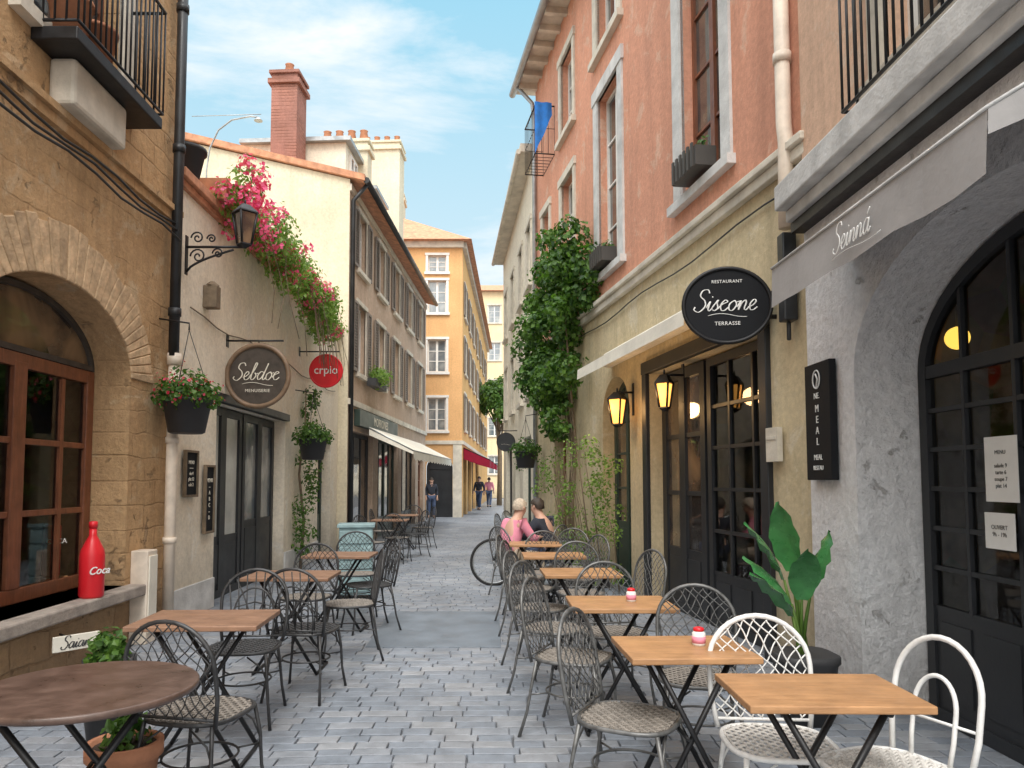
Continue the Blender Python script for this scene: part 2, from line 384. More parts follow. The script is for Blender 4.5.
def glazing(w,h,rise,cols,rows,t=.06,mt=.03,panel=0,dep=.06):
    f=MB(); d=dep/2
    zt=lambda x: arch_z(x,0,w,h,rise) if rise else h
    if not rise or h-rise>.02:
        f.box(0,t,-d,d,0,h-rise if rise else h); f.box(w-t,w,-d,d,0,h-rise if rise else h)
    f.box(t,w-t,-d,d,0,t)
    if rise:
        n=24
        for i in range(n):
            def P(k,o):
                a=pi-pi*k/n; return (w/2+(w/2-o)*cos(a),h-rise+(rise-o)*sin(a))
            a0,a1,b0,b1=P(i,0),P(i+1,0),P(i,t),P(i+1,t)
            vs=[(q[0],y,q[1]) for y in (-d,d) for q in (a0,a1,b1,b0)]
            f.add(vs,[(0,1,2,3),(7,6,5,4),(3,2,6,7),(0,4,5,1)])
        if h-rise>.02: f.box(t,w-t,-d*.9,d*.9,h-rise-t/2,h-rise+t/2)
    else: f.box(t,w-t,-d,d,h-t,h)
    zb=panel if panel else t
    if panel:
        f.box(t,w-t,-d*.5,d*.5,t,panel)
        pw=(w-2*t)/max(1,cols)
        for i in range(cols):
            f.box(t+i*pw+.06,t+(i+1)*pw-.06,-d*.8,-d*.5,t+.08,panel-.08)
    for i in range(1,cols):
        x=w*i/cols; big=(cols%2==0 and i==cols//2); q=mt*(1.6 if big else .5)
        f.box(x-q,x+q,-d*(1.1 if big else .7),d*.7,t if big else zb,min(zt(x-q),zt(x+q))-t*.6)
    zr=(h-rise) if rise else h-t
    for j in range(0 if panel else 1,rows):
        z=zb+(zr-zb)*j/rows; f.box(t*.9,w-t*.9,-d*.62,d*.62,z-mt/2,z+mt/2)
    g=MB(); n=16 if rise else 1
    for i in range(n):
        xa,xb=w*i/n,w*(i+1)/n
        g.quad((xa,.004,min(zb,zt(xa))),(xb,.004,min(zb,zt(xb))),(xb,.004,max(zb,zt(xb)-.01)),(xa,.004,max(zb,zt(xa)-.01)))
    return f,g
def opening(parent,x,z,w,h,depth,rise=0,cols=2,rows=3,fm='wframe',gm='glass',panel=0,name='window',fr=None,t=.06,mt=.03,bev=0):
    f,g=glazing(w,h,rise,cols,rows,t,mt,panel)
    loc,a=fx(fr,x,depth,z)
    o=g.obj(name,M[gm],parent,loc,a); f.obj('frame',M[fm],o,(0,0,0),0,bev)
    return o
_wc={}
def window(parent,x,z,w,h,fr=None,depth=.14,surround='stone',sw=.14,sill=True,shut=None,cols=2,rows=3,fm='wframe',gm='glass',curtain=False):
    key=(round(w,3),round(h,3),surround,sw,sill,shut,cols,rows,fm,gm,depth,curtain)
    if key not in _wc:
        f,g=glazing(w,h,0,cols,rows,.05,.028)
        parts=[('frame',f.mesh('frame',[M[fm]]),0)]
        if surround:
            s=MB(); p=-.03
            s.box(-sw,0,p,.03,0,h); s.box(w,w+sw,p,.03,0,h); s.box(-sw-.03,w+sw+.03,p-.015,.03,h,h+sw)
            parts.append(('surround',s.mesh('surround',[M[surround]]),1))
        if sill:
            s=MB(); s.box(-sw-.05,w+sw+.05,-.09,depth,-.1,-.002); parts.append(('sill',s.mesh('sill',[M[surround or 'stone']]),1))
        if shut:
            for sd in (0,1):
                s=MB(); sww=w/2
                X0=-sww-.04 if sd==0 else w+.04
                s.box(X0,X0+.05,-.06,-.02,0,h); s.box(X0+sww-.05,X0+sww,-.06,-.02,0,h); s.box(X0+.05,X0+sww-.05,-.06,-.02,0,.06); s.box(X0+.05,X0+sww-.05,-.06,-.02,h-.06,h)
                k=int(h/.07)
                for i in range(k):
                    zz=.06+(h-.12)*i/k; s.quad((X0+.05,-.055,zz),(X0+sww-.05,-.055,zz),(X0+sww-.05,-.025,zz+.06),(X0+.05,-.025,zz+.06))
                parts.append(('shutter',s.mesh('shutter',[M[shut]]),1))
        _wc[key]=(g.mesh('window',[M[gm]]),parts)
    gme,parts=_wc[key]
    loc,a=fx(fr,x,depth,z)
    o=mkobj('window',gme,parent,loc,a)
    for nm,me,front in parts: mkobj(nm,me,o,(0,-depth if front else 0,0))
    return o

def leaves(mb,n,blobs,size,asp=.38,droop=.3,surf=.6):
    tot=sum(b_[1]**2 for b_ in blobs)
    for c,r,*sc in blobs:
        sc=sc[0] if sc else (1,1,1)
        for _ in range(int(n*r*r/tot)):
            d=Vector((random.gauss(0,1),random.gauss(0,1),random.gauss(0,1))).normalized()
            q=r*(R()**(1/3.) if R()>surf else U(.78,1.12))
            q*=1+.22*sin(d.x*5+c[1]*3)*cos(d.z*4+c[2]*5)
            p=Vector(c)+Vector((d.x*sc[0],d.y*sc[1],d.z*sc[2]))*q
            leaf(mb,p,d,size*U(.6,1.3),asp,droop)
def leaf(mb,p,d,s,asp=.38,droop=.3):
    nrm=(d+Vector((U(-.8,.8),U(-.8,.8),U(-.3,1)))).normalized()
    t=nrm.orthogonal().normalized(); t.rotate(Matrix.Rotation(U(0,2*pi),3,nrm)); t=(t+Vector((0,0,-droop))).normalized()
    w=nrm.cross(t).normalized(); up=nrm*s*.1
    p0=p; p1=p+t*s
    mb.add([p0,p+t*s*.45-w*s*asp+up,p1,p+t*s*.45+w*s*asp+up],[(0,1,2),(0,2,3)])
def big_leaf(mb,base,az,el,L,W,bend):
    n=10; p=Vector(base); a=el; P=[];T=[]
    for i in range(n+1):
        P.append(p.copy()); t=Vector((cos(az)*cos(a),sin(az)*cos(a),sin(a))); T.append(t); p=p+t*(L/n); a-=bend/n
    side=Vector((-sin(az),cos(az),0)); vs=[]
    for i in range(n+1):
        u=i/n; w=W*max(0.0,sin(pi*min(1,u*.9+.08))**.8)*(1 if u<.99 else 0)
        up=side.cross(T[i]).normalized()*-1
        rip=.012*sin(i*2.1)
        vs+=[P[i]-side*w+up*(-w*.35+rip),P[i],P[i]+side*w+up*(-w*.35-rip)]
    fs=[]
    for i in range(n): 
        for k in (0,1): fs.append((i*3+k,i*3+k+1,i*3+k+4,i*3+k+3))
    mb.add(vs,fs,True)

# ---------------------------------------------------------------- camera, light, sky
F=740.0
cam=bpy.data.cameras.new('camera'); co=bpy.data.objects.new('camera',cam); COL.objects.link(co)
cam.sensor_width=36; cam.lens=36*F/1024; cam.shift_x=22/1024; cam.shift_y=49.5/1024; cam.clip_end=1000; cam.clip_start=.05
co.location=(0,0,1.5); co.rotation_euler=(radians(93.6),0,0); S.camera=co
EL,ROT=54,180
e_,r_=radians(EL),radians(ROT); sd=Vector((sin(r_)*cos(e_),cos(r_)*cos(e_),sin(e_)))
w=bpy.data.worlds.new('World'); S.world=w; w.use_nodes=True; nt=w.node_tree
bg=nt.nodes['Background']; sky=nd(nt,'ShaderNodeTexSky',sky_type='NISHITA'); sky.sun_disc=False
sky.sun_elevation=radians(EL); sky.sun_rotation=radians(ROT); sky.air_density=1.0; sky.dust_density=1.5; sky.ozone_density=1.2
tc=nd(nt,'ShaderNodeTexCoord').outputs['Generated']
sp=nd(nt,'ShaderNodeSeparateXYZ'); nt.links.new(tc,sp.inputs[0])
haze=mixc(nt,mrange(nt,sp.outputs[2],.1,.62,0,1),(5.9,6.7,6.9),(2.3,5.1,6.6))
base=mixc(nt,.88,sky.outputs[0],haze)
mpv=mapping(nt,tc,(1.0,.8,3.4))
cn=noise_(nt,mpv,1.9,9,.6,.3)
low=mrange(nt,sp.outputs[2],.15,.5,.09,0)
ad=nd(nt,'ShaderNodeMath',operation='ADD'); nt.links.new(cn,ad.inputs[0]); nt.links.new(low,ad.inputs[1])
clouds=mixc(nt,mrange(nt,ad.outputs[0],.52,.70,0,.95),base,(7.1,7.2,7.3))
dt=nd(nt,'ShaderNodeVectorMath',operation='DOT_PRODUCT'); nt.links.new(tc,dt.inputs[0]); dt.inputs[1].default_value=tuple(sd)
glow=mixc(nt,mrange(nt,dt.outputs['Value'],.2,.95,0,.9),clouds,(17.5,17.2,16.4))  # sky around the sun, behind the camera, brightened as added front light
over=mixc(nt,mrange(nt,sp.outputs[2],.58,.82,0,.9),glow,(16.5,16.8,17.2))  # unseen overhead sky whitened and brightened to add ambient light in the street
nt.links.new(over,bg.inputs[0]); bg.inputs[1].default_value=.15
sl=bpy.data.lights.new('sun','SUN'); sl.energy=2.8; sl.angle=radians(30); sl.color=(1,.965,.90)
so=bpy.data.objects.new('sun',sl); COL.objects.link(so)
so.rotation_euler=sd.to_track_quat('Z','Y').to_euler(); so.location=(0,-5,20)
S.view_settings.view_transform='Standard'; S.view_settings.look='None'; S.view_settings.exposure=0

# ---------------------------------------------------------------- ground
g=MB(); g.quad((-300,-300,-.02),(300,-300,-.02),(300,300,-.02),(-300,300,-.02)); structure(g.obj('ground',M['ground']))
g=MB(); y=.6; row=0
while y<60:
    rh=U(.095,.125) if y<22 else U(.2,.26); x=-3.7+U(-.2,0)
    while x<3.2:
        wd=U(.16,.30) if y<22 else U(.3,.5); gp=.0028
        z=U(-.0018,.0018); wob=lambda xx: .035*sin(xx*1.3+y*.2)+.010*sin(xx*4+y)
        x0,x1,y0,y1=x+gp,x+wd-gp,y+gp,y+rh-gp
        j=lambda: U(-.004,.004)
        c=[(x0+j(),y0+j()),(x1+j(),y0+j()),(x1+j(),y1+j()),(x0+j(),y1+j())]
        cx,cy=(x0+x1)/2,(y0+y1)/2
        o=[(a,b_+wob(a),-.022) for a,b_ in c]
        m1=[(cx+(a-cx)*.985,cy+(b_-cy)*.97+wob(a),z-.003) for a,b_ in c]
        tx=U(-.001,.001)
        m2=[(cx+(a-cx)*.94,cy+(b_-cy)*.87+wob(a),z+(tx if k%3 else -tx)) for k,(a,b_) in enumerate(c)]
        g.add(o+m1+m2,[(i,(i+1)%4,4+(i+1)%4,4+i) for i in range(4)]+[(4+i,4+(i+1)%4,8+(i+1)%4,8+i) for i in range(4)]+[(8,9,10,11)])
        x+=wd
    y+=rh; row+=1
structure(g.obj('street_paving',M['paver']))
g=MB(); g.box(-1.12,.10,6.75,8.55,-.01,.008); structure(g.obj('street_patch',M['asphalt'],bevel=.004))

# ---------------------------------------------------------------- LEFT 1 : ochre stone house
L1=thing('stone_house','ochre stone house with a big arched window','house',(-3.3,-1,0),pi/2)
mb=MB(); wall(mb,0,8.6,0,9.6,[(5.6,7.75,.55,3.05,.62),(6.1,7.4,4.85,7.2)],.36); shell(mb,0,8.6,7,0,9.6); mb.obj('wall',M['ochre'],L1)
mb=MB(); n=34
for i in range(n):
    a0=pi-pi*i/n-.003; a1=pi-pi*(i+1)/n+.003
    def P(a,o): return (6.675+(1.075+o)*cos(a),2.43+(.62+o)*sin(a))
    L_=.42+U(-.03,.03)
    q=[P(a0,.002),P(a1,.002),P(a1,L_),P(a0,L_)]; pr=-.010-U(0,.010)
    mb.add([(a,pr,b_) for a,b_ in q]+[(a,.05,b_) for a,b_ in q],[(0,1,2,3),(0,4,5,1),(1,5,6,2),(2,6,7,3),(3,7,4,0)])
mb.obj('stone_arch',M['vouss'],L1,bevel=.010)
mb=MB(); mb.box(5.4,7.9,-.15,.36,.45,.55); mb.obj('window_sill',M['sill'],L1,bevel=.015)
wo=opening(L1,5.62,.56,2.11,1.92,.35,0,2,3,'windoww','clear',0,'window',t=.11,mt=.05,bev=.006)
for xx in (.42,1.62):
    mb=MB(); mb.box(xx,xx+.05,-.02,.02,.1,1.80); mb.obj('glazing_bar',M['windoww'],wo)
opening(L1,5.62,2.485,2.11,.55,.35,.55,1,1,'signbrown','shopglass',0,'fanlight',t=.05,mt=.03,bev=.004)
def room(mb,x0,x1,y0,y1,z0,z1):
    mb.quad((x0,y1,z0),(x1,y1,z0),(x1,y1,z1),(x0,y1,z1)); mb.quad((x0,y0,z0),(x0,y1,z0),(x0,y1,z1),(x0,y0,z1)); mb.quad((x1,y0,z0),(x1,y1,z0),(x1,y1,z1),(x1,y0,z1))
    mb.quad((x0,y0,z0),(x1,y0,z0),(x1,y1,z0),(x0,y1,z0)); mb.quad((x0,y0,z1),(x1,y0,z1),(x1,y1,z1),(x0,y1,z1))
mb=MB(); room(mb,5.3,8.1,.362,2.2,.50,3.2); mb.obj('interior',M['inside'],L1)
mb=MB(); mb.box(0,8.6,-.05,.02,4.16,4.24); mb.box(0,8.6,-.09,.02,4.243,4.30); mb.obj('string_course',M['ochre'],L1)
for k in range(3):
    mb=MB(); pts=[(x*.4,-.10-.02*k,4.08-.07*k-.03*sin(x*1.7+k)) for x in range(0,22)]; mb.tube(pts,.011,6); mb.obj('cable',M['piped'],L1)
window(L1,6.1,4.85,1.3,2.35,depth=.2,surround='stone',sw=.18,cols=2,rows=3,fm='windoww')
def railing(mb,x0,x1,y0,z0,z1,step=.09,r=.008,sides=True,belly=0):
    mb.tube([(x0,0,z1),(x0,y0,z1),(x1,y0,z1),(x1,0,z1)],.016,6); mb.tube([(x0,0,z0),(x0,y0,z0),(x1,y0,z0),(x1,0,z0)],.013,6)
    n=int((x1-x0)/step)
    for i in range(n+1):
        x=x0+(x1-x0)*i/n; mb.tube([(x,y0,z0),(x,y0,z1)],r,5)
    if sides:
        m_=max(1,int(abs(y0)/step))
        for i in range(m_):
            yy=y0*i/m_
            for x in (x0,x1): mb.tube([(x,yy,z0),(x,yy,z1)],r,5)
mb=MB(); mb.box(6.12,7.5,-.34,.0,4.66,4.76); mb.obj('balcony_slab',M['black'],L1,bevel=.01)
mb=MB(); mb.box(6.35,7.15,-.2,0,4.30,4.66); mb.obj('balcony_corbel',M['stone'],L1,bevel=.03)
mb=MB(); railing(mb,6.12,7.5,-.34,4.80,5.75,.075,.009); mb.obj('balcony_railing',M['black'],L1)
for xx in (6.32,6.68):
    mb=MB(); mb.lathe([(.11,0),(.15,.28),(.16,.28),(.16,.31)],(xx,-.17,4.76),16); mb.obj('balcony_pot',M['terra'],L1)
dp=thing('drainpipe','dark iron drainpipe on the stone house corner','drainpipe',(-3.2,7.42,0))
mb=MB(); mb.tube([(0,0,2.75),(0,0,5),(0.0,0,9.4)],.052,12)
for z in (3.2,4.9,6.4,7.9): mb.tube([(0,0,z-.04),(0,0,z+.04)],.064,12)
mb.obj('pipe',M['piped'],dp)
mb=MB(); mb.tube([(0,.02,.06),(0,.02,2.72)],.055,12); mb.tube([(0,.02,2.66),(0,.02,2.78)],.07,12)
for z in (.9,1.9): mb.tube([(0,.02,z-.03),(0,.02,z+.03)],.066,12)
mb.obj('lower_pipe',M['pipec'],dp)
def lantern(name,label,loc,rot,arm,lit,scroll=True,sc=1):
    t=thing(name,label,'wall lamp',loc,rot)
    mb=MB(); mb.tube([(0,0,0),(0,-arm,0)],.014,8); mb.box(-.03,.03,-.012,.0,-.3,.12)
    if scroll:
        pts=[(0,-.01-arm*.8*u,-.27+.24*u**.6) for u in [i/12 for i in range(13)]]; mb.tube(pts,.012,6)
        for (cy,cz,r0) in ((-.13,-.10,.085),(-.34,-.07,.06),(-.12,.10,.07),(-.27,.09,.05)):
            if abs(cy)<arm: mb.tube([(0,cy+r0*(1-i/26)*cos(i*.42),cz+r0*(1-i/26)*sin(i*.42)) for i in range(24)],.009,5)
    mb.obj('bracket',M['black'],t)
    zt=-.02 if not scroll else .40*sc
    c=(0,-arm,zt)
    mb=MB(); h=.30*sc
    mb.lathe([(.03,.0),(.05,.02),(.13*sc,-.06),(.135*sc,-.075)],c,4,False); 
    mb.lathe([(.01,.0),(.012,.06),(.004,.08)],c,8)
    for k in range(4):
        a=pi/2*k
        mb.tube([(c[0]+.12*sc*cos(a),c[1]+.12*sc*sin(a),c[2]-.075),(c[0]+.07*sc*cos(a),c[1]+.07*sc*sin(a),c[2]-.075-h)],.013,5)
    mb.lathe([(.075*sc,0),(.08*sc,-.015),(.02,-.05)],(c[0],c[1],c[2]-.075-h),4,False)
    mb.obj('lamp_cage',M['black'],t)
    mb=MB(); mb.lathe([(.105*sc,0),(.062*sc,-h+.01)],(c[0],c[1],c[2]-.08),4,False); mb.obj('lamp_glass',M['lampg'] if lit else M['shopglass'],t)
    if lit:
        l=bpy.data.lights.new('lamp_light','POINT'); l.energy=10; l.color=(1,.6,.25); l.shadow_soft_size=.1
        lo=bpy.data.objects.new('lamp_light',l); COL.objects.link(lo); lo.parent=t; lo.location=(0,c[1]-.2,c[2]-.2)
    return t
lantern('wall_lantern','black iron lantern on a scrolled bracket',(-3.24,7.75,3.98),pi/2,.62,False,True,1.1)
bt=thing('bottle','big red bottle standing on the stone sill','bottle',(-3.24,6.08,.55),radians(60))
mb=MB(); mb.lathe([(.085,0),(.095,.02),(.095,.33),(.088,.38),(.05,.46),(.03,.50),(.028,.56)],n=28); mb.obj('bottle_body',M['red'],bt)
mb=MB(); mb.lathe([(.033,.56),(.033,.61),(.02,.615)],n=20); mb.obj('cap',M['red'],bt)
text(bt,'Coca',.085,(0,-.098,.22),M['letterw'],.35,off=.001)
bt=thing('drink_can','tall red drinks can behind the window','can',(-3.74,6.36,.68),radians(60))
mb=MB(); mb.lathe([(.06,0),(.07,.015),(.07,.42),(.06,.44)],n=24); mb.obj('can_body',M['red'],bt)
mb=MB(); mb.box(-.12,.12,-.05,.09,-.18,-.0); mb.obj('stand',M['tablew'],bt)
text(bt,'COCA',.06,(0,-.074,.3),M['letterw'],0)
sg=thing('small_sign','small cream plaque with script lettering fixed below the sill','sign',(-3.0,5.45,.33),radians(52))
mb=MB(); mb.box(-.16,.16,-.01,.01,-.055,.055); mb.obj('board',M['creamc'],sg,bevel=.004); script_word(sg,'Saian',.085,(0,-.014,0),M['letterd'],.05)
mb=MB(); mb.tube([(0,.01,0),(0,.28,.02)],.008,6); mb.obj('bracket',M['black'],sg)
bx=thing('utility_box','cream electricity box at the foot of the wall','utility box',(-3.2,6.95,0),pi/2)
mb=MB(); mb.box(-.10,.10,-.06,.1,.0,.85); mb.obj('cabinet',M['pipec'],bx,bevel=.01); mb=MB(); mb.box(-.08,.08,-.072,-.06,.1,.8); mb.obj('door',M['creamc'],bx,bevel=.003)

# ---------------------------------------------------------------- LEFT 2 : cream low house
L2=thing('cream_house','low cream rendered house with black shopfront and roof terrace','house',(-3.3,7.6,0),pi/2)
mb=MB(); wall(mb,0,8.4,0,4.7,[(1.3,4.3,0,2.45),(6.6,7.7,0,2.4,.3)],.22); shell(mb,0,8.4,7,0,4.7); mb.obj('wall',M['cream'],L2)
mb=MB(); mb.box(0,8.4,-.10,.3,4.7,4.8); mb.box(0,8.4,-.05,.25,4.62,4.698); mb.obj('coping',M['rooft'],L2,bevel=.01)
opening(L2,1.32,.0,1.42,2.43,.2,0,2,1,'blackp','frost',.75,'shop_door',t=.1,mt=.06)
opening(L2,2.80,.0,1.48,2.43,.2,0,2,1,'blackp','glassb',.9,'shop_door',t=.1,mt=.06)
mb=MB(); mb.box(1.2,4.4,-.05,.05,2.45,2.56); mb.obj('lintel',M['blackp'],L2,bevel=.01)
opening(L2,6.62,0,1.06,2.38,.2,.3,2,2,'green','shopglass',.8,'door',t=.08)
for a_,b_ in ((0,1.28),(4.32,6.58)):
    mb=MB(); mb.box(a_,b_,-.03,.0,0,.35); mb.obj('plinth',M['greystone'],L2,bevel=.006)
mb=MB(); mb.tube([(x*.4,-.02,3.35+.04*sin(x*1.3)) for x in range(1,21)],.008,5); mb.obj('cable',M['bark'],L2)
pl=thing('flower_planter','terrace planter overflowing with pink bougainvillea','flowers',(-3.22,8.5,4.8))
mb=MB(); mb.box(-.3,.12,0,5.2,0,.25); mb.obj('planter_box',M['terra'],pl)
blobs=[]
for i in range(30):
    u=i/29; blobs.append(((U(-.05,.38)+.15*sin(u*pi),.1+5.0*u,.18-.55*u+U(-.28,.18)),U(.15,.30)))
for i in range(12): blobs.append(((.38+U(-.1,.2),U(1.2,4.4),U(-.75,-.1)),U(.12,.24)))
mb=MB(); leaves(mb,7200,blobs,.072,.3,.4,.4); mb.obj('foliage',M['leafl'],pl)
mb=MB()
cl=[]
for i in range(40):
    y0=5.2*R()**1.5; cl.append(((U(.1,.6),y0,.18-.12*y0+U(-.45,.3)),U(.06,.17)))
leaves(mb,1900,cl,.055,.5,.1); mb.obj('blossoms',M['pink'],pl)
mb=MB()
for i in range(22):
    y0=U(.2,5); p=[( .1,y0,.2)]
    x=.2
    for k in range(8): 
        x+=U(.02,.08); p.append((x,y0+U(-.03,.05)*k,.35-.035*k*k+U(-.02,.02)-.09*y0*.6))
    mb.tube(p,.005,4)
mb.obj('stems',M['bark'],pl)
ur=thing('roof_pot','dark planter pot on the terrace edge','pot',(-3.35,7.95,4.8)); mb=MB(); mb.lathe([(.14,0),(.2,.3),(.22,.3),(.22,.34),(.18,.34)],n=20); mb.obj('pot',M['darkpot'],ur)
tl=thing('terrace_lamp','thin curved metal lamp pole above the terrace','lamp',(-5.3,13.5,4.7))
mb=MB(); mb.tube([(0,0,0),(0,0,2.6),(.05,0,3.0),(.2,0,3.35),(.45,0,3.55),(.8,0,3.62),(.95,0,3.6)],.016,8); mb.tube([(-.3,0,3.62),(1.0,0,3.66)],.008,5); mb.obj('pole',M['zinc'],tl)
mb=MB(); mb.lathe([(.02,0),(.07,-.05),(.08,-.07)],(.95,0,3.6),12); mb.obj('lamp_shade',M['zinc'],tl)
def round_sign(name,label,loc,rot,r,board,rim,arm,title,small,ts,lm,thick=.05,small2=None,hang=True,script=True,rimw=.055,ex=1.0):
    t=thing(name,label,'sign',loc,rot)
    mb=MB(); mb.disc_y(0,0,r*ex,-thick/2,thick/2,48,r); mb.obj('board',board,t,bevel=.004)
    mb=MB(); mb.tube([(r*ex*cos(2*pi*i/48),-thick/2,r*sin(2*pi*i/48)) for i in range(48)],r*rimw,8,True); mb.obj('rim',rim,t)
    mb=MB()
    if hang: mb.tube([(arm,0,r+.06),(-r*.8*(1 if arm>0 else -1),0,r+.06)],.012,8); mb.tube([(0,0,r+.06),(0,0,r)],.008,6); mb.box(arm-.01,arm+.01,-.04,.04,r-.02,r+.14)
    else: mb.tube([(0,0,.1),(arm,0,.1)],.02,8); mb.tube([(0,0,-.1),(arm,0,-.1)],.02,8)
    mb.obj('bracket',M['black'],t)
    if title:
        if script: script_word(t,title,ts,(0,-thick/2-.004,r*.08),lm,.034)
        else: text(t,title,ts,(0,-thick/2-.004,r*.04),lm,0,off=.001)
    if small: text(t,small,r*.14,(0,-thick/2-.004,-r*.49),lm,0,space=1.1)
    if small2: text(t,small2,r*.12,(0,-thick/2-.004,r*.64),lm,0,space=1.1)
    if script:
        mb=MB(); mb.tube([(-r*.5+r*1.0*u,-thick/2-.003,-r*.27+r*.05*sin(u*5)) for u in [i/10 for i in range(11)]],r*.009,5); mb.obj('flourish',lm,t)
    return t
round_sign('round_sign','brown round cafe sign with wooden rim hanging from an iron bracket',(-2.90,9.2,2.80),0,.385,M['signbrown'],M['rimwood'],-.4,'Sebdoc','MENUISERIE',.20,M['letter'],rimw=.08)
round_sign('round_sign','small red round sign hanging on a wall bracket',(-2.83,12.7,3.38),0,.28,M['red'],M['red'],-.47,'crpio','',.20,M['letterw'],script=False)
def frame_board(name,label,loc,rot,w_,h_,txt,ts,cat='sign'):
    t=thing(name,label,cat,loc,rot)
    mb=MB(); mb.box(-w_/2,w_/2,-.02,.0,-h_/2,h_/2); mb.obj('board',M['blackm'],t)
    mb=MB(); k=.025
    mb.box(-w_/2-k,-w_/2,-.04,0,-h_/2-k,h_/2+k); mb.box(w_/2,w_/2+k,-.04,0,-h_/2-k,h_/2+k); mb.box(-w_/2,w_/2,-.04,0,h_/2,h_/2+k); mb.box(-w_/2,w_/2,-.04,0,-h_/2-k,-h_/2); mb.obj('frame',M['bark'],t,bevel=.004)
    text(t,txt,ts,(0,-.024,0),M['letter'],0,line=1.1)
    return t
frame_board('menu_board','small framed menu board on the cream wall',(-3.28,8.08,1.57),pi/2,.30,.46,'MENU\n~~~\nvin 4\nplat 12\ncafe 2',.055)
frame_board('menu_board','tall narrow black menu board beside the shop door',(-3.28,8.62,1.28),pi/2,.24,.74,'MENU\n--\nA\nB\nC\n--\nD',.065)
wl=thing('wall_lamp','small brown box wall lamp on the cream wall','wall lamp',(-3.3,8.45,3.62),pi/2)
mb=MB(); mb.box(-.07,.07,-.16,0,-.14,.12); mb.lathe([(.1,.12),(.03,.18)],(0,-.08,0),4,False); mb.obj('lamp_body',M['bark'],wl,bevel=.01)
def basket(label,loc,s,fl,trail=0,arm=.3):
    t=thing('hanging_basket',label,'hanging plant',loc,0,'hanging flower baskets')
    mb=MB(); mb.lathe([(.13*s,-.28*s),(.15*s,-.27*s),(.2*s,.0),(.21*s,.0),(.21*s,.02),(.18*s,.02)],n=20); mb.obj('pot',M['darkpot'],t)
    mb=MB()
    for k in range(3):
        a=k*2.1+.4; mb.tube([(.2*s*cos(a),.2*s*sin(a),0),(0,0,.62*s)],.004,4)
    mb.tube([(0,0,.62*s),(0,0,.68*s),(-arm,0,.72*s)],.009,6); mb.obj('hanger',M['black'],t)
    bl=[((.17*s*cos(a),.17*s*sin(a),.06*s),.12*s) for a in [i*pi/4 for i in range(8)]]+[((0,0,.12*s),.17*s)]
    for k in range(trail): bl.append(((U(-.15,.15)*s,U(-.1,.1)*s,-.1-.13*k*s),.1*s))
    mb=MB(); leaves(mb,1100,bl,.04*s+.01); mb.obj('foliage',M['leaf'],t)
    if fl:
        mb=MB(); leaves(mb,190,[((c[0]*1.1,c[1]*1.1,c[2]+.03),r*1.15) for c,r in bl[:9]],.035,.5,0,1); mb.obj('blossoms',M['redf'],t)
    return t
basket('black hanging pot with red geraniums on wires',(-3.0,7.3,2.28),1.15,True)
basket('hanging pot of trailing green plants by the vine',(-2.9,12.1,2.15),1.15,False,1)
vn=thing('climbing_vine','green vine climbing the cream wall by the door','climbing plant',(-3.2,12.6,0))
mb=MB(); leaves(mb,1500,[((U(-.05,.15),U(-.4,.3)+.1*z,z),U(.08,.19)) for z in [.3+i*.13 for i in range(22)]],.055); mb.obj('foliage',M['leaf'],vn)
mb=MB(); mb.tube([(0,0,0),(.02,.1,.8),(-.02,-.1,1.6),(.02,.1,2.5),(0,.2,3.1)],[.03,.026,.02,.015,.01],6); mb.obj('stem',M['bark'],vn)

# ---------------------------------------------------------------- LEFT 3 : brown house with cream gable
L3=thing('brown_house','tall tan-brown town house with shuttered windows and cream gable','house',(-3.1,16,0),radians(86.52))
cols=[1.2,3.4,5.6,7.8,10.0]; holes=[]
for x in cols: holes+=[(x-.42,x+.42,3.95,5.55),(x-.42,x+.42,6.35,7.7)]
holes+=[(.4,2.6,0,2.6),(3.2,6.0,0,2.6),(6.6,9.2,0,2.6),(9.8,11.0,0,2.5,.4)]
mb=MB(); wall(mb,0,11.52,0,8.1,holes,.2)
mb.quad((11.52,0,0),(11.52,8,0),(11.52,8,8.1),(11.52,0,8.1)); mb.obj('wall',M['brown'],L3)
mb=MB(); mb.add([(-.004,-.02,0),(-.004,8,0),(-.004,8,10.2),(-.004,0,8.15),(.3,-.02,0),(.3,8,0),(.3,8,10.2),(.3,0,8.15)],[(0,1,2,3),(4,7,6,5),(3,2,6,7)]); mb.obj('gable_wall',M['gable'],L3)
mb=MB(); mb.add([(-.1,-.35,8.08),(-.1,8,10.25),(11.7,8,10.25),(11.7,-.35,8.08),(-.1,-.35,8.22),(-.1,8,10.4),(11.7,8,10.4),(11.7,-.35,8.22)],[(0,1,2,3),(4,7,6,5),(0,4,5,1),(0,3,7,4),(3,2,6,7)]); mb.obj('roof',M['rooft'],L3)
mb=MB(); mb.tube([(-.05,-.38,8.1),(11.6,-.38,8.1)],.07,8); mb.tube([(.1,-.06,.2),(.1,-.06,7.7),(.1,-.36,8.05)],.05,8); mb.obj('gutter',M['piped'],L3)
mb=MB(); mb.box(0,11.5,-.06,.02,3.15,3.28); mb.box(0,11.5,-.04,.02,7.9,8.05); mb.obj('string_course',M['stone'],L3)
for x in cols:
    window(L3,x-.42,3.95,.84,1.6,surround='stone',sw=.1,shut='shutter')
    window(L3,x-.42,6.35,.84,1.35,surround='stone',sw=.1,shut='shutter')
opening(L3,.42,0,2.16,2.58,.15,0,3,1,'blackp','shopglass',.5,'shop_window',t=.08)
opening(L3,3.22,0,2.76,2.58,.15,0,4,1,'green','shopglass',.5,'shop_window',t=.08)
opening(L3,6.62,0,2.56,2.58,.15,0,3,1,'blackp','shopglass',.5,'shop_window',t=.08)
opening(L3,9.82,0,1.16,2.48,.15,.4,2,2,'windoww','shopglass',.9,'door',t=.08)
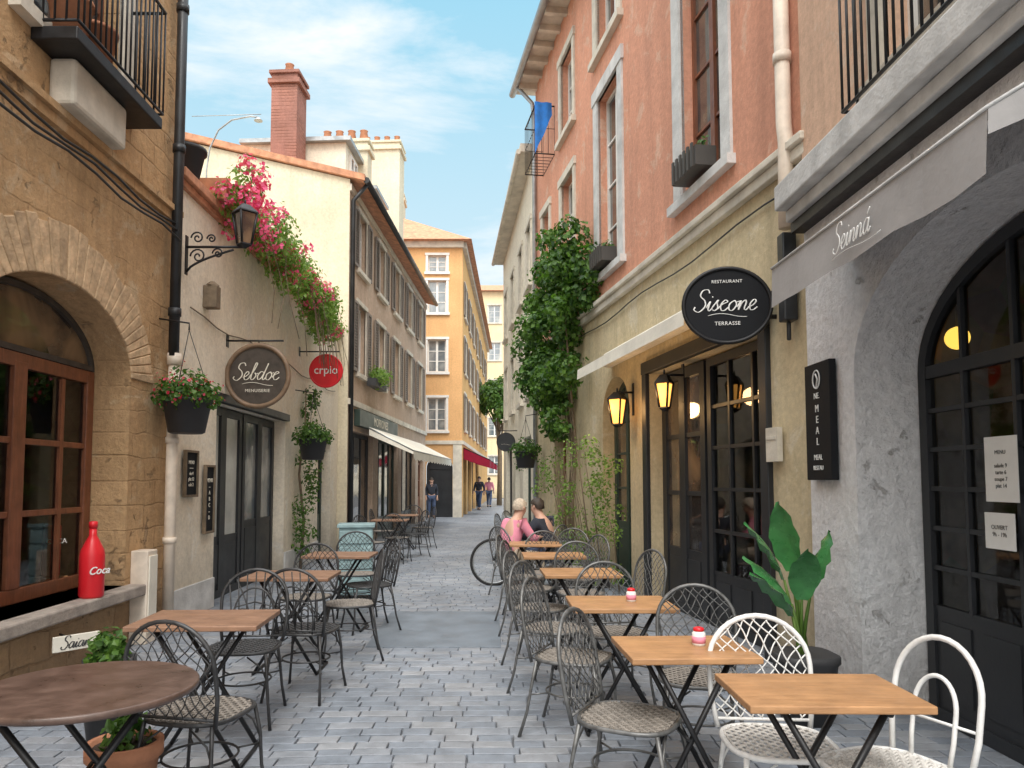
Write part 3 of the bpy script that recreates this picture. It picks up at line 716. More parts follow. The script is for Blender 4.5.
mb=MB(); mb.box(.6,5.2,-.14,0,2.72,3.1); o=mb.obj('shop_fascia',M['green'],L3,bevel=.01)
text(L3,'MORRONES',.30,(2.9,-.146,2.91),M['letter'],0,space=1.1)
for x in (2.2,5.2):
    mb=MB(); mb.box(x-.7,x+.7,.5,3,8.3,9.7); mb.obj('dormer',M['pale'],L3); mb=MB(); mb.box(x-.85,x+.85,.35,3.1,9.7,9.8); mb.obj('dormer_roof',M['zinc'],L3)
    window(L3,x-.35,8.6,.7,.95,(0,.48,0),depth=.0,surround=None,sill=False)
def chimney(parent,x,y,z0,z1,w_,d_,mat,pots=2,potm='terra'):
    mb=MB(); mb.box(x-w_/2,x+w_/2,y-d_/2,y+d_/2,z0,z1); mb.box(x-w_/2-.07,x+w_/2+.07,y-d_/2-.07,y+d_/2+.07,z1-.25,z1-.13); mb.box(x-w_/2-.05,x+w_/2+.05,y-d_/2-.05,y+d_/2+.05,z1,z1+.08)
    o=mb.obj('chimney',mat,parent,bevel=.012)
    for i in range(pots):
        mb=MB(); mb.lathe([(.1,0),(.13,.05),(.09,.3),(.11,.32)],(x,y-d_/2+d_*(i+.5)/pots,z1+.08),12)
        mb.obj('chimney_pot',M[potm],o)
chimney(L3,1.0,1.75,8.3,11.0,.7,.62,M['brick'],1)
chimney(L3,3.0,.9,8.2,10.3,.5,1.3,M['gable'],4)
chimney(L3,9.0,1.2,8.2,13.0,.9,1.4,M['gable'],4)
aw=thing('cream_awning','cream canvas shop awning over the pavement','awning',(-2.93,17.3,0),radians(86.52))
mb=MB(); n=14; L_=7.8
for i in range(n):
    xa,xb=L_*i/n,L_*(i+1)/n; mb.add([(xa,-.10,2.74),(xb,-.10,2.74),(xb,-1.15,2.20),(xa,-1.15,2.20)],[(0,1,2,3)])
    mb.add([(xa,-1.15,2.20),(xb,-1.15,2.20),(xb,-1.16,2.0),((xa+xb)/2,-1.16,1.96),(xa,-1.16,2.0)],[(0,1,2,3,4)])
mb.quad((0,-.10,2.74),(0,-1.15,2.20),(0,-1.15,2.10),(0,-.10,2.55)); mb.obj('canvas',M['creamc'],aw)
mb=MB(); mb.tube([(0,-.10,2.72),(0,-1.14,2.19),(L_,-1.14,2.19),(L_,-.10,2.72)],.018,6); mb.obj('awning_frame',M['zinc'],aw)
fb=thing('window_box','window box with green plants and flowers','flowers',(-2.93,17.6,3.75),radians(86.52))
mb=MB(); mb.box(-.1,1.2,-.22,0,0,.18); mb.obj('planter_box',M['darkpot'],fb)
mb=MB(); leaves(mb,700,[((U(0,1.1),U(-.25,-.05),U(.15,.35)),.2) for i in range(8)],.07); mb.obj('foliage',M['leafl'],fb)

# ---------------------------------------------------------------- ORANGE corner house
OR=thing('orange_house','tall orange corner house with white windows and tiled roof','house',(-6,30,0),0)
fs=(4.87,0,radians(87.87))
mb=MB(); hs=[]
for z,h in ((3.5,1.35),(5.9,1.35),(8.35,1.35),(10.05,.7)): hs+=[(3.45,4.2,z,z+h),(.9,1.65,z,z+h)]
hs.append((3.4,4.5,0,2.5,.5)); wall(mb,0,4.87,0,11.3,hs,.2); mb.obj('front_wall',M['orange'],OR)
mb=MB(); side=[]; cs=[1.6,4.6,7.6,11,14.5,18,21.5]
for x in cs:
    for z,h in ((3.6,1.5),(6.0,1.5),(8.4,1.4)): side.append((x-.5,x+.5,z,z+h))
side+=[(.8,2.6,0,2.6),(3.4,5.6,0,2.6),(6.6,9.2,0,2.6),(10,12.6,0,2.6)]
wall(mb,0,25,0,11.3,side,.2); loc,a=fx(fs,0,0,0); mb.obj('side_wall',M['orangeb'],OR,loc,a)
for z,h in ((3.5,1.35),(5.9,1.35),(8.35,1.35),(10.05,.7)):
    for x in (3.45,.9): window(OR,x,z,.75,h,surround='wframe',sw=.1,cols=2,rows=3,gm='glassb')
opening(OR,3.42,0,1.06,2.48,.18,.5,1,1,'blackp','blackp',0,'door',t=.08)
for x in cs:
    for z,h in ((3.6,1.5),(6.0,1.5),(8.4,1.4)): window(OR,x-.5,z,1.0,h,fs,surround='stone',sw=.12,shut='shutter' )
for a_,b_ in ((.8,2.6),(3.4,5.6),(6.6,9.2),(10,12.6)): opening(OR,a_+.01,0,b_-a_-.02,2.58,.15,0,3,1,'blackp','shopglass',.5,'shop_window',fr=fs,t=.07)
for i,bb in enumerate(((0,4.9,-.05,.0,2.95,3.1),(0,4.92,-.16,0,11.05,11.3),(4.5,4.86,-.03,0,0,2.95),(2.9,3.38,-.03,0,0,2.95))):
    mb=MB(); mb.box(*bb); mb.obj(('string_course','cornice','pilaster','pilaster')[i],M['stone'],OR)
for bb,nm in (((.02,25,-.05,.0,2.95,3.1),'string_course'),((.02,25,-.16,0,11.05,11.3),'cornice')):
    mb=MB(); mb.box(*bb); loc,a=fx(fs,0,0,0); mb.obj(nm,M['stone'],OR,loc,a)
mb=MB(); mb.add([(-.4,-.45,11.3),(5.25,-.45,11.3),(6.2,25,11.3),(-.4,25,11.3),(1.6,3.2,13.6),(2.2,22,13.6)],[(0,1,4),(1,2,5,4),(2,3,5),(3,0,4,5),(0,3,2,1)]); mb.obj('roof',M['rooft'],OR)
chimney(OR,1.8,3,11.5,14.3,.6,.9,M['gable'],2)
def small_awning(label,x,L_,g_):
    loc,a=fx((-1.13,30,radians(87.87)),x,0,0)
    t=thing('shop_awning',label,'awning',loc,a,'maroon shop awnings')
    mb=MB(); mb.add([(0,-.02,2.85),(L_,-.02,2.85),(L_,-1.1,2.35),(0,-1.1,2.35),(0,-1.1,2.05),(L_,-1.1,2.05),(0,-.02,2.35)],[(0,1,2,3),(3,2,5,4),(0,3,4,6)]); mb.obj('canvas',M['maroon'],t)
    mb=MB(); mb.tube([(0,-.02,2.82),(0,-1.09,2.34),(L_,-1.09,2.34),(L_,-.02,2.82)],.02,6); mb.obj('awning_frame',M['black'],t)
small_awning('maroon canvas shop awning on the orange house',.5,2.2,0); small_awning('maroon canvas shop awning on the orange house',4.2,2.6,0); small_awning('maroon canvas shop awning on the orange house',9.2,3,0)

# ---------------------------------------------------------------- far houses and tree
def simple_house(name,label,loc,rot,w_,dep,h,wm,cols,floors,roof='rooft',gap=3.0,z0=1.2,ww=1.0,wh=1.5):
    t=thing(name,label,'house',loc,rot)
    holes=[(w_*(i+.5)/cols-ww/2,w_*(i+.5)/cols+ww/2,z0+gap*j,z0+gap*j+wh) for i in range(cols) for j in range(floors)]
    mb=MB(); wall(mb,0,w_,0,h,holes,.2); shell(mb,0,w_,dep,0,h); mb.obj('wall',M[wm],t)
    for q in holes: window(t,q[0],q[2],ww,wh,surround='stone',sw=.12,gm='glassb')
    mb=MB(); mb.add([(-.3,-.4,h),(w_+.3,-.4,h),(w_+.3,dep,h),(-.3,dep,h),(-.3,dep/2,h+1.6),(w_+.3,dep/2,h+1.6)],[(0,1,5,4),(2,3,4,5),(0,4,3),(1,2,5),(0,3,2,1)]); mb.obj('roof',M[roof],t)
    return t
simple_house('yellow_house','tall pale yellow house closing the street',(-4,62,0),0,7,8,17.5,'farcream',4,5,gap=3.2,z0=2)
simple_house('pale_house','pale stone house behind the tree',(3.2,66,0),0,12,8,21,'pale',6,6,gap=3.3,z0=2)
def tree(loc,h,r):
    t=thing('tree','leafy green tree standing at the end of the street','tree',loc)
    mb=MB(); mb.tube([(0,0,0),(.05,.02,h*.35),(-.05,.05,h*.6),(0,0,h*.85)],[.16,.13,.09,.04],8)
    bl=[]
    for k in range(9):
        a=k*2.4; e=(cos(a)*r*U(.4,.8),sin(a)*r*U(.4,.8),h*U(.55,.95)); mb.tube([(0,0,h*U(.35,.6)),(e[0]*.5,e[1]*.5,e[2]*.85),e],[.06,.04,.02],5); bl.append((e,r*U(.3,.5)))
    mb.obj('trunk',M['bark'],t); bl.append(((0,0,h*.85),r*.5))
    mb=MB(); leaves(mb,4500,bl,.22); mb.obj('crown',M['leaf'],t)
tree((.55,44,0),8.0,1.7); 

# ---------------------------------------------------------------- RIGHT 3 pale house
R3=thing('pale_town_house','narrow pale rendered house with grey roof edge','house',(.44,24,0),radians(-86.48))
hs=[]
for x in (1.2,3.4,5.6,7.4): hs+=[(x-.4,x+.4,3.4,4.9),(x-.4,x+.4,5.9,7.3)]
hs+=[(1,3,0,2.5),(4,5.2,0,2.4,.4),(6,7.6,0,2.5)]
mb=MB(); wall(mb,0,8.32,0,8.6,hs,.18); shell(mb,0,8.32,6,0,8.6); mb.obj('wall',M['pale'],R3)
for x in (1.2,3.4,5.6,7.4):
    window(R3,x-.4,3.4,.8,1.5,surround='stone',sw=.1); window(R3,x-.4,5.9,.8,1.4,surround='stone',sw=.1)
opening(R3,1.01,0,1.98,2.48,.15,0,3,1,'blackp','shopglass',.5,'shop_window',t=.08); opening(R3,4.01,0,1.18,2.38,.15,.4,2,2,'green','shopglass',.8,'door',t=.08); opening(R3,6.01,0,1.58,2.48,.15,0,2,1,'green','shopglass',.5,'shop_window',t=.08)
mb=MB(); mb.box(-.1,8.4,-.30,6,8.6,8.78); mb.tube([(-.1,-.33,8.62),(8.35,-.33,8.62)],.06,8); mb.obj('roof',M['stone'],R3)
round_sign('round_sign','small black round sign on the pale house',(.42,19.5,2.5),0,.24,M['blackp'],M['black'],.32,'','',.16,M['letter'],rimw=.04)

# ---------------------------------------------------------------- RIGHT 2 cafe house
R2=thing('cafe_house','salmon and yellow house with black glazed cafe front','house',(.99,15.6,0),atan2(-9.6,1.41))
X2=lambda y:(15.6-y)*1.0107
mb=MB(); wall(mb,0,10.25,0,4.1,[(6.64,9.37,0,2.8),(4.7,5.91,0,2.95,.55),(1.6,2.5,0,2.3)],.22); shell(mb,0,10.25,6,0,4.1,False); mb.obj('lower_wall',M['yellow'],R2)
up=[(7.75,8.72,4.55,7.3),(4.62,5.6,4.55,7.3),(2.3,3.15,5.2,6.9),(.7,1.3,5.2,6.9),(7.75,8.72,8.0,9.4),(4.62,5.6,8.0,9.4),(2.3,3.15,7.75,9.2)]
mb=MB(); wall(mb,0,10.25,4.1,10.0,up,.2); shell(mb,0,10.25,6,4.1,10.0); mb.obj('upper_wall',M['salmon'],R2)
for i,q in enumerate(up):
    window(R2,q[0],q[2],q[1]-q[0],q[3]-q[2],surround='greystone' if i in (0,1) else 'stone' ,sw=.2 if i in(0,1,4,5) else .14,depth=.16,rows=4 if i<2 else 3,fm='wframe' if i else 'windoww')
mb=MB(); mb.box(0,10.2,-.07,.0,4.0,4.1); mb.box(0,10.2,-.11,0,4.103,4.17); mb.obj('cornice',M['stone'],R2,bevel=.01)
mb=MB(); mb.tube([(x*.5,-.03,3.82+.03*sin(x*1.1)) for x in range(0,21)],.009,5); mb.obj('cable',M['piped'],R2)
mb=MB(); mb.box(-.3,10.3,-.42,6,10.0,10.12); mb.add([(-.3,-.42,10.12),(10.3,-.42,10.12),(10.3,3,11.2),(-.3,3,11.2)],[(0,1,2,3)]); 
for i in range(20): mb.box(.1+i*.52,.2+i*.52,-.40,.0,9.88,9.998)
mb.obj('roof',M['stone'],R2); mb=MB(); mb.tube([(-.3,-.46,9.98),(10.2,-.46,9.98)],.075,10); mb.tube([(.12,-.44,9.95),(.12,-.1,9.6),(.12,-.06,9.2),(.12,-.06,.1)],.045,8); mb.obj('gutter',M['zinc'],R2)
o=opening(R2,6.66,.0,1.20,2.78,.18,0,2,3,'blackp','shopglass',.7,'cafe_door',t=.12,mt=.05)
o=opening(R2,7.92,.0,1.43,2.78,.18,0,3,5,'blackp','clear',.55,'cafe_window',t=.09,mt=.035)
mb=MB(); room(mb,7.7,9.6,.225,2.0,0,2.9); mb.obj('interior',M['inside'],R2)
mb=MB(); mb.box(6.5,9.5,-.06,.02,2.8,2.95); mb.box(6.5,6.64,-.05,.02,0,2.8); mb.box(9.372,9.5,-.05,.02,0,2.8); mb.obj('shopfront_surround',M['blackp'],R2,bevel=.008)
opening(R2,4.72,0,1.17,2.92,.2,.55,2,3,'green','shopglass',.9,'door',t=.09)
opening(R2,1.62,0,.86,2.28,.2,0,1,2,'windoww','shopglass',1.0,'door',t=.09)
for (xa,z) in ((7.95,4.62),(4.8,4.6)):
    loc,a=fx((.99,15.6,atan2(-9.6,1.41)),xa,-.1,z)
    t=thing('window_box','dark slatted window box on the salmon wall','planter',loc,a,'window boxes')
    mb=MB(); mb.box(0,.58,-.1,.12,0,.2); 
    for k in range(6): mb.box(.02+k*.095,.06+k*.095,-.12,-.1,.0,.24)
    mb.obj('planter_box',M['boxdark'],t); mb=MB(); leaves(mb,120,[((U(.1,.5),.02,.24),.07) for i in range(6)],.05); mb.obj('foliage',M['leaf'],t)
loc,a=fx((.99,15.6,atan2(-9.6,1.41)),.75,0,7.75)
t=thing('iron_balcony','small iron cage balcony with a blue towel hanging','balcony',loc,a)
mb=MB(); railing(mb,0,1.0,-.38,0,.95,.12,.006); mb.tube([(0,0,0),(1.0,0,0)],.008,5)
for k in range(7): mb.tube([(.14*k,0,0),(.14*k,-.38,0)],.006,5)
mb.tube([(0,0,.5),(0,-.38,.5),(1.0,-.38,.5),(1.0,0,.5)],.006,5); mb.obj('railing',M['black'],t)
mb=MB(); n=10
vs=[]; fs_=[]
for i in range(n+1):
    for j in range(10): vs.append((1.04+.015*sin(i*1.1)+.02*j/9,-.40+.34*i/n,1.0-j*.115*(1-.75*i/n)+.02*sin(i*.9)*(j/9)))
for i in range(n):
    for j in range(9): fs_.append((i*10+j,i*10+j+1,(i+1)*10+j+1,(i+1)*10+j))
mb.add(vs,fs_,True); mb.obj('towel',M['blue'],t)
loc,a=fx((.99,15.6,atan2(-9.6,1.41)),5.15,0,0)
t=thing('cafe_awning','narrow cream folded awning above the cafe front','awning',loc,a)
mb=MB(); mb.box(0,3.75,-.12,0,3.1,3.3); mb.obj('awning_housing',M['creamc'],t,bevel=.02)
mb=MB(); mb.add([(0,-.12,3.26),(3.75,-.12,3.26),(3.75,-.5,3.06),(0,-.5,3.06),(0,-.51,2.92),(3.75,-.51,2.92),(0,-.12,3.15),(3.75,-.12,3.15)],[(0,1,2,3),(3,2,5,4),(0,3,6),(1,7,2)]); mb.obj('canvas',M['creamc'],t)
ang=atan2(-9.6,1.41)
for y,s_ in ((9.6,1.05),(8.0,.85)):
    loc,_=fx((.99,15.6,ang),X2(y),0,2.64); lantern('lit_wall_lantern','lit amber wall lantern on the yellow wall',loc,ang,.22,True,False,s_)
sgn=round_sign('oval_sign','large black oval cafe sign with white script lettering',(1.99,6.15,2.96),radians(-8),.315,M['blackm'],M['black'],.40,'Siscone','TERRASSE',.172,M['letterw'],.07,'RESTAURANT',hang=False,ex=1.13)
t=thing('drainpipe','cream drainpipe with swan neck on the salmon wall','drainpipe',(2.36,5.78,0))
mb=MB(); mb.tube([(0,0,9.8),(0,0,4.35),(0,-.03,4.2),(0.0,-.02,4.0),(0,-.0,3.5)],.06,12)
for z in (4.9,6.4): mb.tube([(0,0,z-.04),(0,0,z+.04)],.072,12)
mb.obj('pipe',M['pipec'],t); mb=MB(); mb.box(-.06,.05,-.07,.05,2.75,3.45); mb.tube([(0,0,2.75),(0,0,2.6)],.02,6); mb.obj('junction_box',M['piped'],t,bevel=.01)
t=thing('letter_box','small beige letter box on the yellow wall','letter box',(2.36,6.08,1.79),ang)
mb=MB(); mb.box(-.09,.09,-.05,.0,-.14,.14); mb.box(-.07,.07,-.057,-.05,.04,.07); mb.obj('box_body',M['stone'],t,bevel=.012)

iv=thing('ivy','thick dark green ivy bush growing on the salmon wall','climbing plant',(1.40,12.6,0))
bl=[]
for i in range(60):
    z=U(2.9,5.25); cz=4.2; wx=1.75*sqrt(max(.04,1-((z-cz)/1.55)**2))*(1 if z>cz else .85); y=U(-wx,wx)
    off=.147*-y; bl.append(((off-U(.05,.62)*sqrt(max(.1,1-((z-cz)/1.6)**2)),y,z),U(.15,.33)))
for i in range(14): bl.append(((U(-.40,-.1),U(-1.1,1.0),U(2.3,2.95)),U(.07,.16)))
for i in range(12): bl.append(((U(-.5,.0),U(-1.6,1.5),U(4.9,5.55)),U(.07,.18)))
mb=MB(); leaves(mb,13500,bl,.086,.42,.5); mb.obj('foliage',M['leafd'],iv)
mb=MB()
for k in range(4): mb.tube([(.0,.3*k-.3,0),(-.03,.25*k-.2,1),(.02,.3*k-.4,2),(-.1,.4*k-.6,3.2),(-.2,.5*k-.7,4.5)],[.035,.03,.025,.02,.01],6)
mb.obj('stems',M['bark'],iv)
cp=thing('climbing_shrub','loose green climbing shrub along the yellow wall','climbing plant',(1.5,11.4,0))
bl=[((U(-.45,.1)-.147*(yy),yy,z),U(.06,.16)) for yy,z in [(U(-1.8,1.8),U(.15,2.0)) for i in range(70)]]
mb=MB(); leaves(mb,3300,bl,.048,.34,.3,.3); mb.obj('foliage',M['leafl'],cp)
mb=MB()
for k in range(26):
    y=U(-1.5,1.6); mb.tube([(.0-.147*y,y,0),(-.1-.147*y,y+U(-.2,.2),.8),(-.25-.147*y,y+U(-.4,.4),U(1.3,2.1))],[.010,.007,.003],5)
mb.obj('stems',M['bark'],cp)
mb=MB(); mb.box(-.35,.02,-1.0,1.0,0,.35); mb.obj('planter_box',M['darkpot'],cp,rot=radians(8.4))
basket('hanging pot with leafy plant on the pale wall',(.72,14.9,2.05),1.1,False,2,-.3)

# ---------------------------------------------------------------- RIGHT 1 white arched house
R1=thing('white_arch_house','rough white rendered shop with arched glazed door and peach upper wall','house',(2.4,5.55,0),-pi/2)
mb=MB(); wall(mb,0,6.6,0,3.55,[(.70,3.35,0,2.95,.75)],.46); shell(mb,0,6.6,6,0,3.55,False); mb.obj('lower_wall',M['white'],R1)
mb=MB(); wall(mb,0,6.6,3.55,9.4,[(1.2,2.6,3.95,6.4)],.2); shell(mb,0,6.6,6,3.55,9.4); mb.obj('upper_wall',M['pinkish'],R1)
mb=MB(); mb.box(0,6.6,-.14,0,3.46,3.55); mb.box(-.01,6.6,-.22,0,3.553,3.74); mb.obj('cornice',M['greystone'],R1,bevel=.012)
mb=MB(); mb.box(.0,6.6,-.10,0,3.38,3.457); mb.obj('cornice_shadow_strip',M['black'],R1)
window(R1,1.2,3.95,1.4,2.45,depth=.18,surround='stone',sw=.14)
mb=MB(); railing(mb,1.05,3.1,-.19,3.80,4.8,.085,.009,True); mb.obj('balcony_railing',M['black'],R1)
wd=opening(R1,.72,.0,2.61,2.93,.44,.74,6,6,'blackp','clear',.7,'arched_door',t=.08,mt=.028)
mb=MB(); room(mb,.4,3.7,.462,2.6,0,3.2); mb.obj('interior',M['inside'],R1)
def poster(label,x,z,w_,h_,body,ts):
    t=thing('poster',label,'poster',(2.4+.395,5.55-x,z),-pi/2,'paper notices on the door')
    mb=MB(); mb.box(-w_/2,w_/2,-.002,.002,-h_/2,h_/2); mb.obj('sheet',M['paper'],t)
    text(t,body,ts,(0,-.004,0),M['letterd'],0,line=1.15,ext=.0005)
poster('white paper menu taped to the black door',1.50,1.56,.26,.36,'MENU\n\nsalade 9\ntarte 6\nsoupe 7\nplat 14',.032)
poster('white paper notice taped to the black door',1.47,1.22,.24,.2,'OUVERT\n9h - 19h',.034)
t=thing('globe_lamp','glowing amber globe lamp hanging inside the shop','lamp',(3.10,4.86,2.44))
mb=MB(); mb.lathe([(.012,-.075)]+[(.075*sin(pi*i/12),-.075*cos(pi*i/12)) for i in range(1,12)]+[(.012,.075)],n=20); mb.obj('globe',M['globeg'],t); mb=MB(); mb.tube([(0,0,.07),(0,0,.7)],.006,5); mb.obj('cord',M['black'],t)
t=thing('shelf_unit','wooden shelves with bottles inside the shop','shelf',(4.3,3.6,0))
mb=MB()
for z in (.5,1.0,1.5,2.0): mb.box(0,.35,-1.1,1.1,z,z+.03)
for y in (-1.1,0,1.08): mb.box(.002,.33,y,y+.03,0,2.3)
mb.obj('shelves',M['tablew'],t); mb=MB()
for z in (.53,1.03,1.53,2.03):
    for k in range(14):
        y=-1+k*.145; mb.lathe([(.035,0),(.035,.14),(.012,.2),(.012,.26)],(.12,y+U(-.02,.02),z),8)
mb.obj('bottles',M['green'],t)
t=thing('taupe_awning','taupe canvas awning with white script above the arch','awning',(2.4,5.55,0),-pi/2)
xa,xb=.70,2.84
mb=MB(); n=10
P=lambda u,v:(xa+(xb-xa)*u,-.02-.5*v,3.22-.32*v-.02*sin(pi*v))
for i in range(n):
    for j in range(4):
        mb.add([P(i/n,j/4),P((i+1)/n,j/4),P((i+1)/n,(j+1)/4),P(i/n,(j+1)/4)],[(0,1,2,3)],True)
    q0,q1=xa+(xb-xa)*i/n,xa+(xb-xa)*(i+1)/n
    mb.add([(q0,-.522,2.9),(q1,-.522,2.9),(q1,-.53+.01*sin(1.7*(i+1)),2.64+.008*sin(2*(i+1))),(q0,-.53+.01*sin(1.7*i),2.64+.008*sin(2*i))],[(0,1,2,3)],True)
for x in (xa,xb): mb.add([(x,-.02,3.22),(x,-.52,2.9),(x,-.525,2.80),(x,-.02,3.02)],[(0,1,2,3)])
mb.obj('canvas',M['taupe'],t)
mb=MB(); mb.tube([(xa,-.0,3.23),(xa,-.525,2.905),(xb,-.525,2.905),(xb,0,3.23)],.009,6); mb.obj('awning_frame',M['greystone'],t)
script_word(t,'Seinná',.14,(xa+1.12,-.543,2.775),M['letterw'],.04)
mb=MB(); mb.tube([(xa+.90+.5*u,-.543,2.69+.010*sin(u*6)) for u in [i/12 for i in range(13)]],.002,5); mb.obj('flourish',M['letterw'],t)
t=thing('vertical_sign','tall black sign with white emblem and stacked letters','sign',(2.4,5.27,1.92),-pi/2)
mb=MB(); mb.box(-.2,.2,-.06,-.01,-.42,.42); mb.obj('board',M['blackm'],t,bevel=.006); mb=MB(); mb.box(-.15,.15,-.01,0,-.3,.3); mb.obj('back_plate',M['black'],t)
mb=MB(); mb.tube([(.055*cos(i*pi/12),-.063,.3+.065*sin(i*pi/12)) for i in range(24)],.005,5,True); mb.tube([(0,-.063,.24),(.02,-.063,.3),(-.01,-.063,.34)],.006,5); mb.obj('emblem',M['letterw'],t)
text(t,'NE.',.06,(0,-.063,.18),M['letterw']); text(t,'M\nE\nA\nL',.075,(0,-.063,-.03),M['letterw'],line=1.05); text(t,'MEAL',.055,(0,-.063,-.26),M['letterw']); text(t,'RESTAU',.045,(0,-.063,-.335),M['letterw'])

t=thing('potted_plant','tall broad-leaved green plant in a dark pot','potted plant',(1.97,4.72,0))
mb=MB(); mb.lathe([(.13,0),(.17,.36),(.185,.38),(.185,.42),(.165,.42)],n=28,sq=4); mb.obj('pot',M['darkpot'],t); mb=MB(); mb.lathe([(.16,.38),(.16,.395)],n=20); mb.obj('soil',M['soil'],t)
mb=MB(); mb2=MB()
for k,(az,el,L_,W_,h_,bd) in enumerate([(3.0,1.3,.44,.095,.55,.7),(3.4,1.15,.42,.095,.30,.9),(2.5,1.1,.42,.09,.38,.8),(2.2,1.5,.44,.10,.62,.3),(4.5,1.3,.42,.095,.42,.8),(.1,1.4,.38,.085,.5,.4),(3.8,1.45,.46,.10,.62,.4)]):
    b0=Vector((U(-.05,.05),U(-.05,.05),.40)); lean=.16; top=b0+Vector((cos(az)*lean*h_,sin(az)*lean*h_,h_*.85))
    mb2.tube([b0,(b0+top)/2+Vector((0,0,.03)),top],[.014,.011,.008],6); big_leaf(mb,top,az,el,L_,W_,bd)
mb.obj('leaves',M['bigleaf'],t); mb2.obj('stems',M['leafl'],t)

def pot_plant(label,loc,r,h,pm,n,ls,spread,lm='leaf'):
    t=thing('potted_plant',label,'potted plant',loc)
    mb=MB(); mb.lathe([(r*.68,0),(r*.95,h*.82),(r*1.06,h*.83),(r*1.06,h),(r*.9,h),(r*.88,h*.93)],n=28); mb.obj('pot',M[pm],t)
    mb=MB(); mb.lathe([(r*.89,h*.9),(r*.89,h*.94)],n=20); mb.obj('soil',M['soil'],t)
    mb=MB(); leaves(mb,n,[((U(-spread,spread)*.7,U(-spread,spread)*.7,h+U(.0,spread)),spread*.5) for i in range(8)],ls); mb.obj('foliage',M[lm],t)
pot_plant('small plant in a terracotta pot beside the chair',(-1.60,3.32,0),.15,.36,'terra',170,.05,.10)
pot_plant('leafy plant in a dark pot by the wall',(-2.2,4.35,0),.15,.36,'darkpot',220,.06,.12)
pot_plant('small plant in a black pot near the sill',(-2.45,4.85,0),.15,.36,'darkpot',200,.055,.11)

